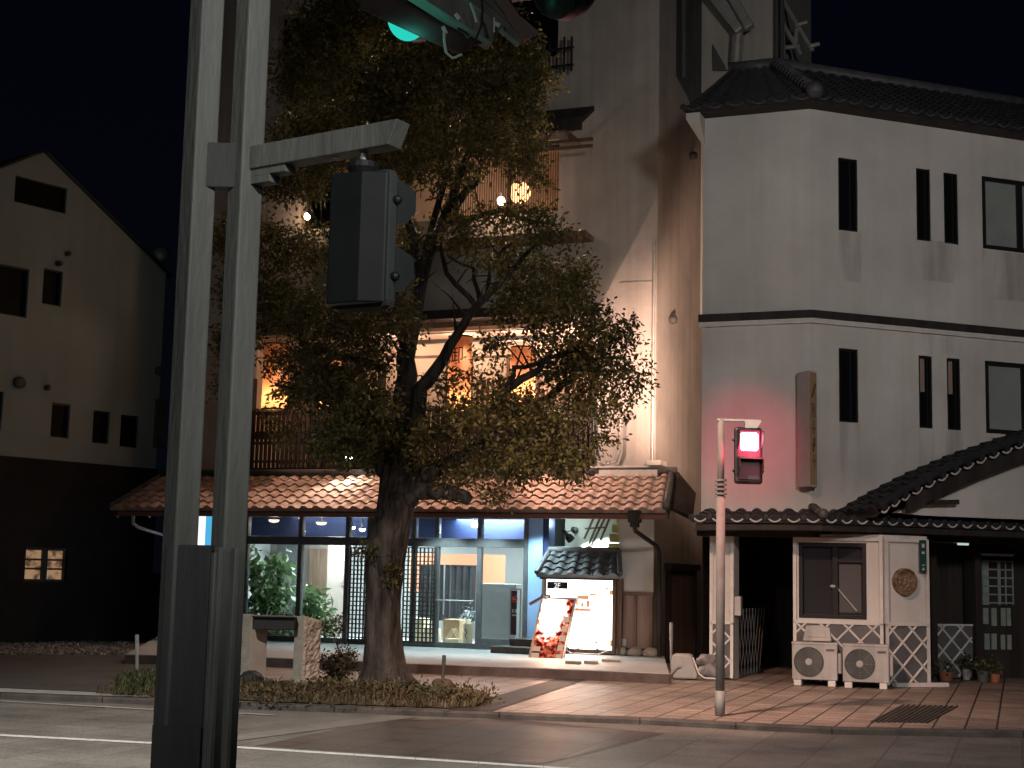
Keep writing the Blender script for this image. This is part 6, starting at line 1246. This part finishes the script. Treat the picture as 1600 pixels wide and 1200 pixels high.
light('red_signal_light', 'POINT', Vector((cR.x + .1, cR.y - .26, cR.z + .08)), 42, RED, size=.1)
light('red_wall_fill', 'SPOT', Vector((cR.x - .1, cR.y + .3, cR.z + .1)), 620, RED, BL.w(BL.px(1168, 690)[0], 0, BL.px(1168, 700)[1]), .1, 23, 1)  # added spot reddening the wall; the signal itself shines the other way

# ================================================================== NEAR POST, back-facing signal
Yq = 5.6; kq = Yq / FPX
c1 = D(296.5, 550, Yq); c2 = D(371, 550, Yq); base = Vector(((c1.x + c2.x) / 2, Yq, 0))
t = thing('steel_post', base, 0, label='twin grey steel post rising through the left foreground with a bracket arm', cat='post')
a1 = math.atan2(c1.x, Yq); ang = rad(45) - a1
for nm, c in (('left_tube', c1), ('right_tube', c2)):
    fr = Fr((c.x, Yq), rad(42)); s = .05; mb = MB(); mb.box(fr, -s, s, -s, s, 0, 5.2); put('post_tube', mb, M['steel'], t, bevel=.008)
fq = Fr(base.xy, 0); dxh = (c2.x - c1.x) / 2
zc1, zc0 = D(340, 226, Yq).z, D(340, 296, Yq).z
mb = MB(); mb.box(fq, -dxh, dxh, -.035, .035, zc0, zc1); put('cross_block', mb, M['steel_dark'], t, bevel=.006)
zp = D(310, 852, Yq).z; frp = Fr((c1.x, Yq), rad(-10))
mb = MB(); mb.prism([Vector((c1.x - .045, Yq - .052, 0)), Vector((c1.x + .135, Yq - .085, 0)), Vector((c1.x + .15, Yq + .03, 0)), Vector((c1.x, Yq + .05, 0))], [Vector((c1.x - .045, Yq - .052, zp)), Vector((c1.x + .135, Yq - .085, zp)), Vector((c1.x + .15, Yq + .03, zp)), Vector((c1.x, Yq + .05, zp))]); put('cover_plate', mb, M['steel_dark'], t, bevel=.008)
mb = MB(); zq = D(300, 1135, Yq - .08).z; mb.prism([Vector((c1.x - .055, Yq - .058, 0)), Vector((c1.x + .132, Yq - .096, 0)), Vector((c1.x + .132, Yq - .088, 0)), Vector((c1.x - .05, Yq - .05, 0))], [Vector((c1.x - .055, Yq - .058, zq)), Vector((c1.x + .132, Yq - .096, zq)), Vector((c1.x + .132, Yq - .088, zq)), Vector((c1.x - .05, Yq - .05, zq))]); put('lower_plate', mb, M['steel_dark'], t)
mb = MB(); ztop = D(360, 856, Yq).z
for (x_, y_) in ((c2.x - .018, Yq - .083), (c2.x + .035, Yq - .055)): mb.box(Fr((x_, y_), rad(42)), -.011, .011, -.02, .02, 0, ztop)
mb.box(Fr((c2.x + .0, Yq - .05), rad(42)), -.055, .06, -.012, .012, 0, ztop - .02); put('cover_rib', mb, M['steel'], t, bevel=.004)
# arm
ya = rad(-33); fa = Fr((c2.x, Yq), ya); xe = 0
za1 = D(400, 228, Yq - .05).z; za0 = D(405, 264, Yq - .05).z
def arm_x(px, off=0.): return fa.px(px, 235, off)[0]
xA, xB = arm_x(398), arm_x(606, -.04); mb = MB(); K = [(xA, za0), (xB - .03, za0), (xB + .035, za1), (xA, za1)]
mb.xz(fa, [(xA - .03, za0), (xB - .01, za0), (xB + .03, za1), (xA - .03, za1)], -.03, .05); put('bracket_arm', mb, M['steel'], t, bevel=.004)
mb = MB(); mb.box(fa, xA - .04, arm_x(452), -.02, .04, za0 - .028, za0 - .001); mb.box(fa, xA - .04, arm_x(428), -.02, .04, za0 - .058, za0 - .029); put('arm_gusset', mb, M['steel'], t)
hx = arm_x(566); hp = fa.w(hx, .01, za0); sz1 = D(575, 268, hp.y).z; sz0 = D(565, 487, hp.y).z
mb = MB(); mb.tube([hp, Vector((hp.x, hp.y, sz1 - .03))], .016, 12); mb.lathe(fa.w(arm_x(523), .01, za0), (0, 0, -1), [(.013, 0), (.013, .004), (.001, .004)], 12); put('hanger_rod', mb, M['galv'], t)
mb = MB(); mb.lathe(Vector((hp.x, hp.y, sz1 + .008)), (0, 0, 1), [(.05, -.02), (.06, 0), (.06, .02), (.03, .03), (.001, .03)], 16); put('hanger_cap', mb, M['black'], t)
# head faces away: lens side = away from camera and to the right
cS = D(570, 378, hp.y); frS = Fr((cS.x, cS.y), math.pi + rad(-27))
tS = signal_head(frS, (sz0 + sz1) / 2, .262, sz1 - sz0, .085, M['signal'], M['signal_lt'], False, 'pedestrian_signal', 'dark back of the near pedestrian signal hanging from the steel post', None)
lz = D(537, 371, hp.y).z; mb = MB(); q0 = frS.w(.105, .056, lz)
dirv = (frS.w(-.131 * .25 * -1 * -1, .085, 0) - frS.w(.105, .05, 0))
ee0 = frS.w(.1289 * .95, .085 * .6, 0); ee1 = frS.w(.131 * .80, .085 * .96, 0)
mb.prism([frS.w(x, y, lz - .018) for x, y in ((.06, .077), (.10, .062), (.101, .064), (.061, .079))], [frS.w(x, y, lz + .018) for x, y in ((.06, .077), (.10, .062), (.101, .064), (.061, .079))]); put('sticker', mb, M['signal_lt'], tS)

# ================================================================== OVERHEAD VEHICLE SIGNAL (top, cropped)
Yv = 9.0
def V(px, py, dy=0): return D(px, py, Yv + dy)
tv = thing('vehicle_signal', V(740, -120), 0, label='horizontal traffic light seen from below at the top of the view, showing green', cat='traffic light')
mb = MB(); top0, top1 = V(548, -10), V(905, -22)
mb.tube([V(560, -38), V(640, -38), V(800, -42), V(900, -45)], [.14, .17, .18, .15], 20); put('housing', mb, M['signal'], tv, smooth=True)
def hood(px, py, r, dirp, m):
    c = V(px, py); d = (V(*dirp, -.15) - c).normalized(); mb = MB(); n_ = 22; ref = Vector((0, 0, 1)); a = (ref - d * ref.dot(d)).normalized(); b = d.cross(a); k = len(mb.v)
    for e, rr0 in ((0, r), (.26, r * 1.0)):
        for i in range(n_ + 1):
            f_ = rad(-135) + rad(270) * i / n_; mb.v.append(c + d * e * (1 if abs(f_) < 1.6 else .75) + (a * math.cos(f_) + b * math.sin(f_)) * rr0)
    for i in range(n_): mb.f.append([i, i + 1, n_ + 1 + i + 1, n_ + 1 + i]); mb.mi.append(0)
    o = put('visor', mb, m, tv, smooth=True); s = o.modifiers.new('thick', 'SOLIDIFY'); s.thickness = .008
    return c, d
brown = mat('brown_visor', (.05, .036, .036), .65, (.075, .055, .055), 5)
for (px_, py_, lit) in [(636, 28, True), (752, 0, False), (868, -6, False)]:
    c = V(px_, py_); dcam = (CAM - c).normalized(); nrm = (dcam + Vector((-.5, .1, 0))).normalized(); r_ = .145
    mb = MB(); mb.lathe(c, nrm, [(.001, .03), (r_ * .6, .022), (r_, 0)], 26)
    put('lens', mb, glow('green_lens', (.03, .80, .66), .8) if lit else mat('dark_lens', (.02, .025, .025), .3), tv, smooth=True)
    mb = MB(); mb.lathe(c, nrm, [(r_ * .99, -.004), (r_ * 1.01, -.02), (r_ * 1.1, -.12), (r_ * .5, -.2)], 26); put('lens_ring', mb, M['signal'], tv, smooth=True)
for a_, b_ in [((562, 14), (744, 98)), ((690, -60), (800, -6))]:
    p_, q_ = V(*a_, -.3), V(*b_, -.3); mb = MB(); d = (q_ - p_).normalized(); v_ = d.cross(Vector((0, 1, 0))).normalized(); v_ = v_ if v_.z > 0 else -v_; L_ = (q_ - p_).length; W_ = .235
    for i in range(13):
        f_ = rad(-90 + 15 * i)
        for e in (0, 1): mb.v.append(p_ + d * L_ * e * (1 - .14 * abs(math.sin(f_))) + v_ * (.5 * W_ + .5 * W_ * math.sin(f_)) - Vector((0, 1, 0)) * .5 * W_ * math.cos(f_) * .6)
    for i in range(12): mb.f.append([2 * i, 2 * i + 1, 2 * i + 3, 2 * i + 2]); mb.mi.append(0)
    o = put('visor', mb, brown, tv, smooth=True); so = o.modifiers.new('thick', 'SOLIDIFY'); so.thickness = .008
ta = thing('signal_mast_arm', V(700, -40), 0, label='grey steel arms and loose cables carrying the overhead traffic light', cat='mast arm')
mb = MB(); mb.bar(V(640, -25, -.5), V(772, 60, -.35), .14, .13); put('steel_arm', mb, M['steel'], ta, bevel=.005)
mb = MB(); mb.bar(V(722, -22, -.3), V(818, 62, -.2), .07, .11); mb.bar(V(742, -22, -.32), V(836, 58, -.22), .03, .08); put('steel_arm', mb, M['steel'], ta, bevel=.005)
mb = MB(); mb.bar(V(768, -20, -.45), V(826, 60, -.45), .05, .07); put('brown_arm', mb, mat('brown_steel', (.16, .11, .10), .6), ta, bevel=.005)
mb = MB(); mb.tube([V(694, 44, -.6), V(694, 62, -.6), V(697, 82, -.6), V(707, 91, -.6), V(722, 85, -.6)], .008, 8); mb.tube([V(735, 5, -.6), V(741, 20, -.6), V(745, 35, -.6)], .009, 8); put('pale_cable', mb, mat('cyan_white_cable', (.5, .62, .58), .5), ta)
mb = MB(); mb.tube([V(752, -8, -.62), V(754, 15, -.62), V(752, 40, -.62), V(744, 60, -.62), V(735, 74, -.62)], .007, 8); mb.tube([V(715, 45, -.6), V(728, 52, -.6), V(732, 58, -.6)], .012, 8); put('dark_cable', mb, M['black'], ta)
mb = MB(); mb.bar(V(712, 22, -.62), V(718, 30, -.62), .02, .02); mb.bar(V(692, 42, -.6), V(697, 52, -.6), .02, .02); mb.bar(V(772, 28, -.6), V(772, 50, -.6), .01, .012); mb.bar(V(772, 36, -.6), V(781, 40, -.6), .02, .02); put('clamp', mb, mat('pale_clamp', (.5, .6, .56), .5), ta)
mb = MB(); mb.bumpy(V(880, -12, .2), (.21, .2, .17), 3, 14, .03); put('round_cover', mb, M['signal'], ta, smooth=True)
light('green_signal_light', 'POINT', V(630, 75, -.3), 1.5, (.1, 1, .75), size=.1)
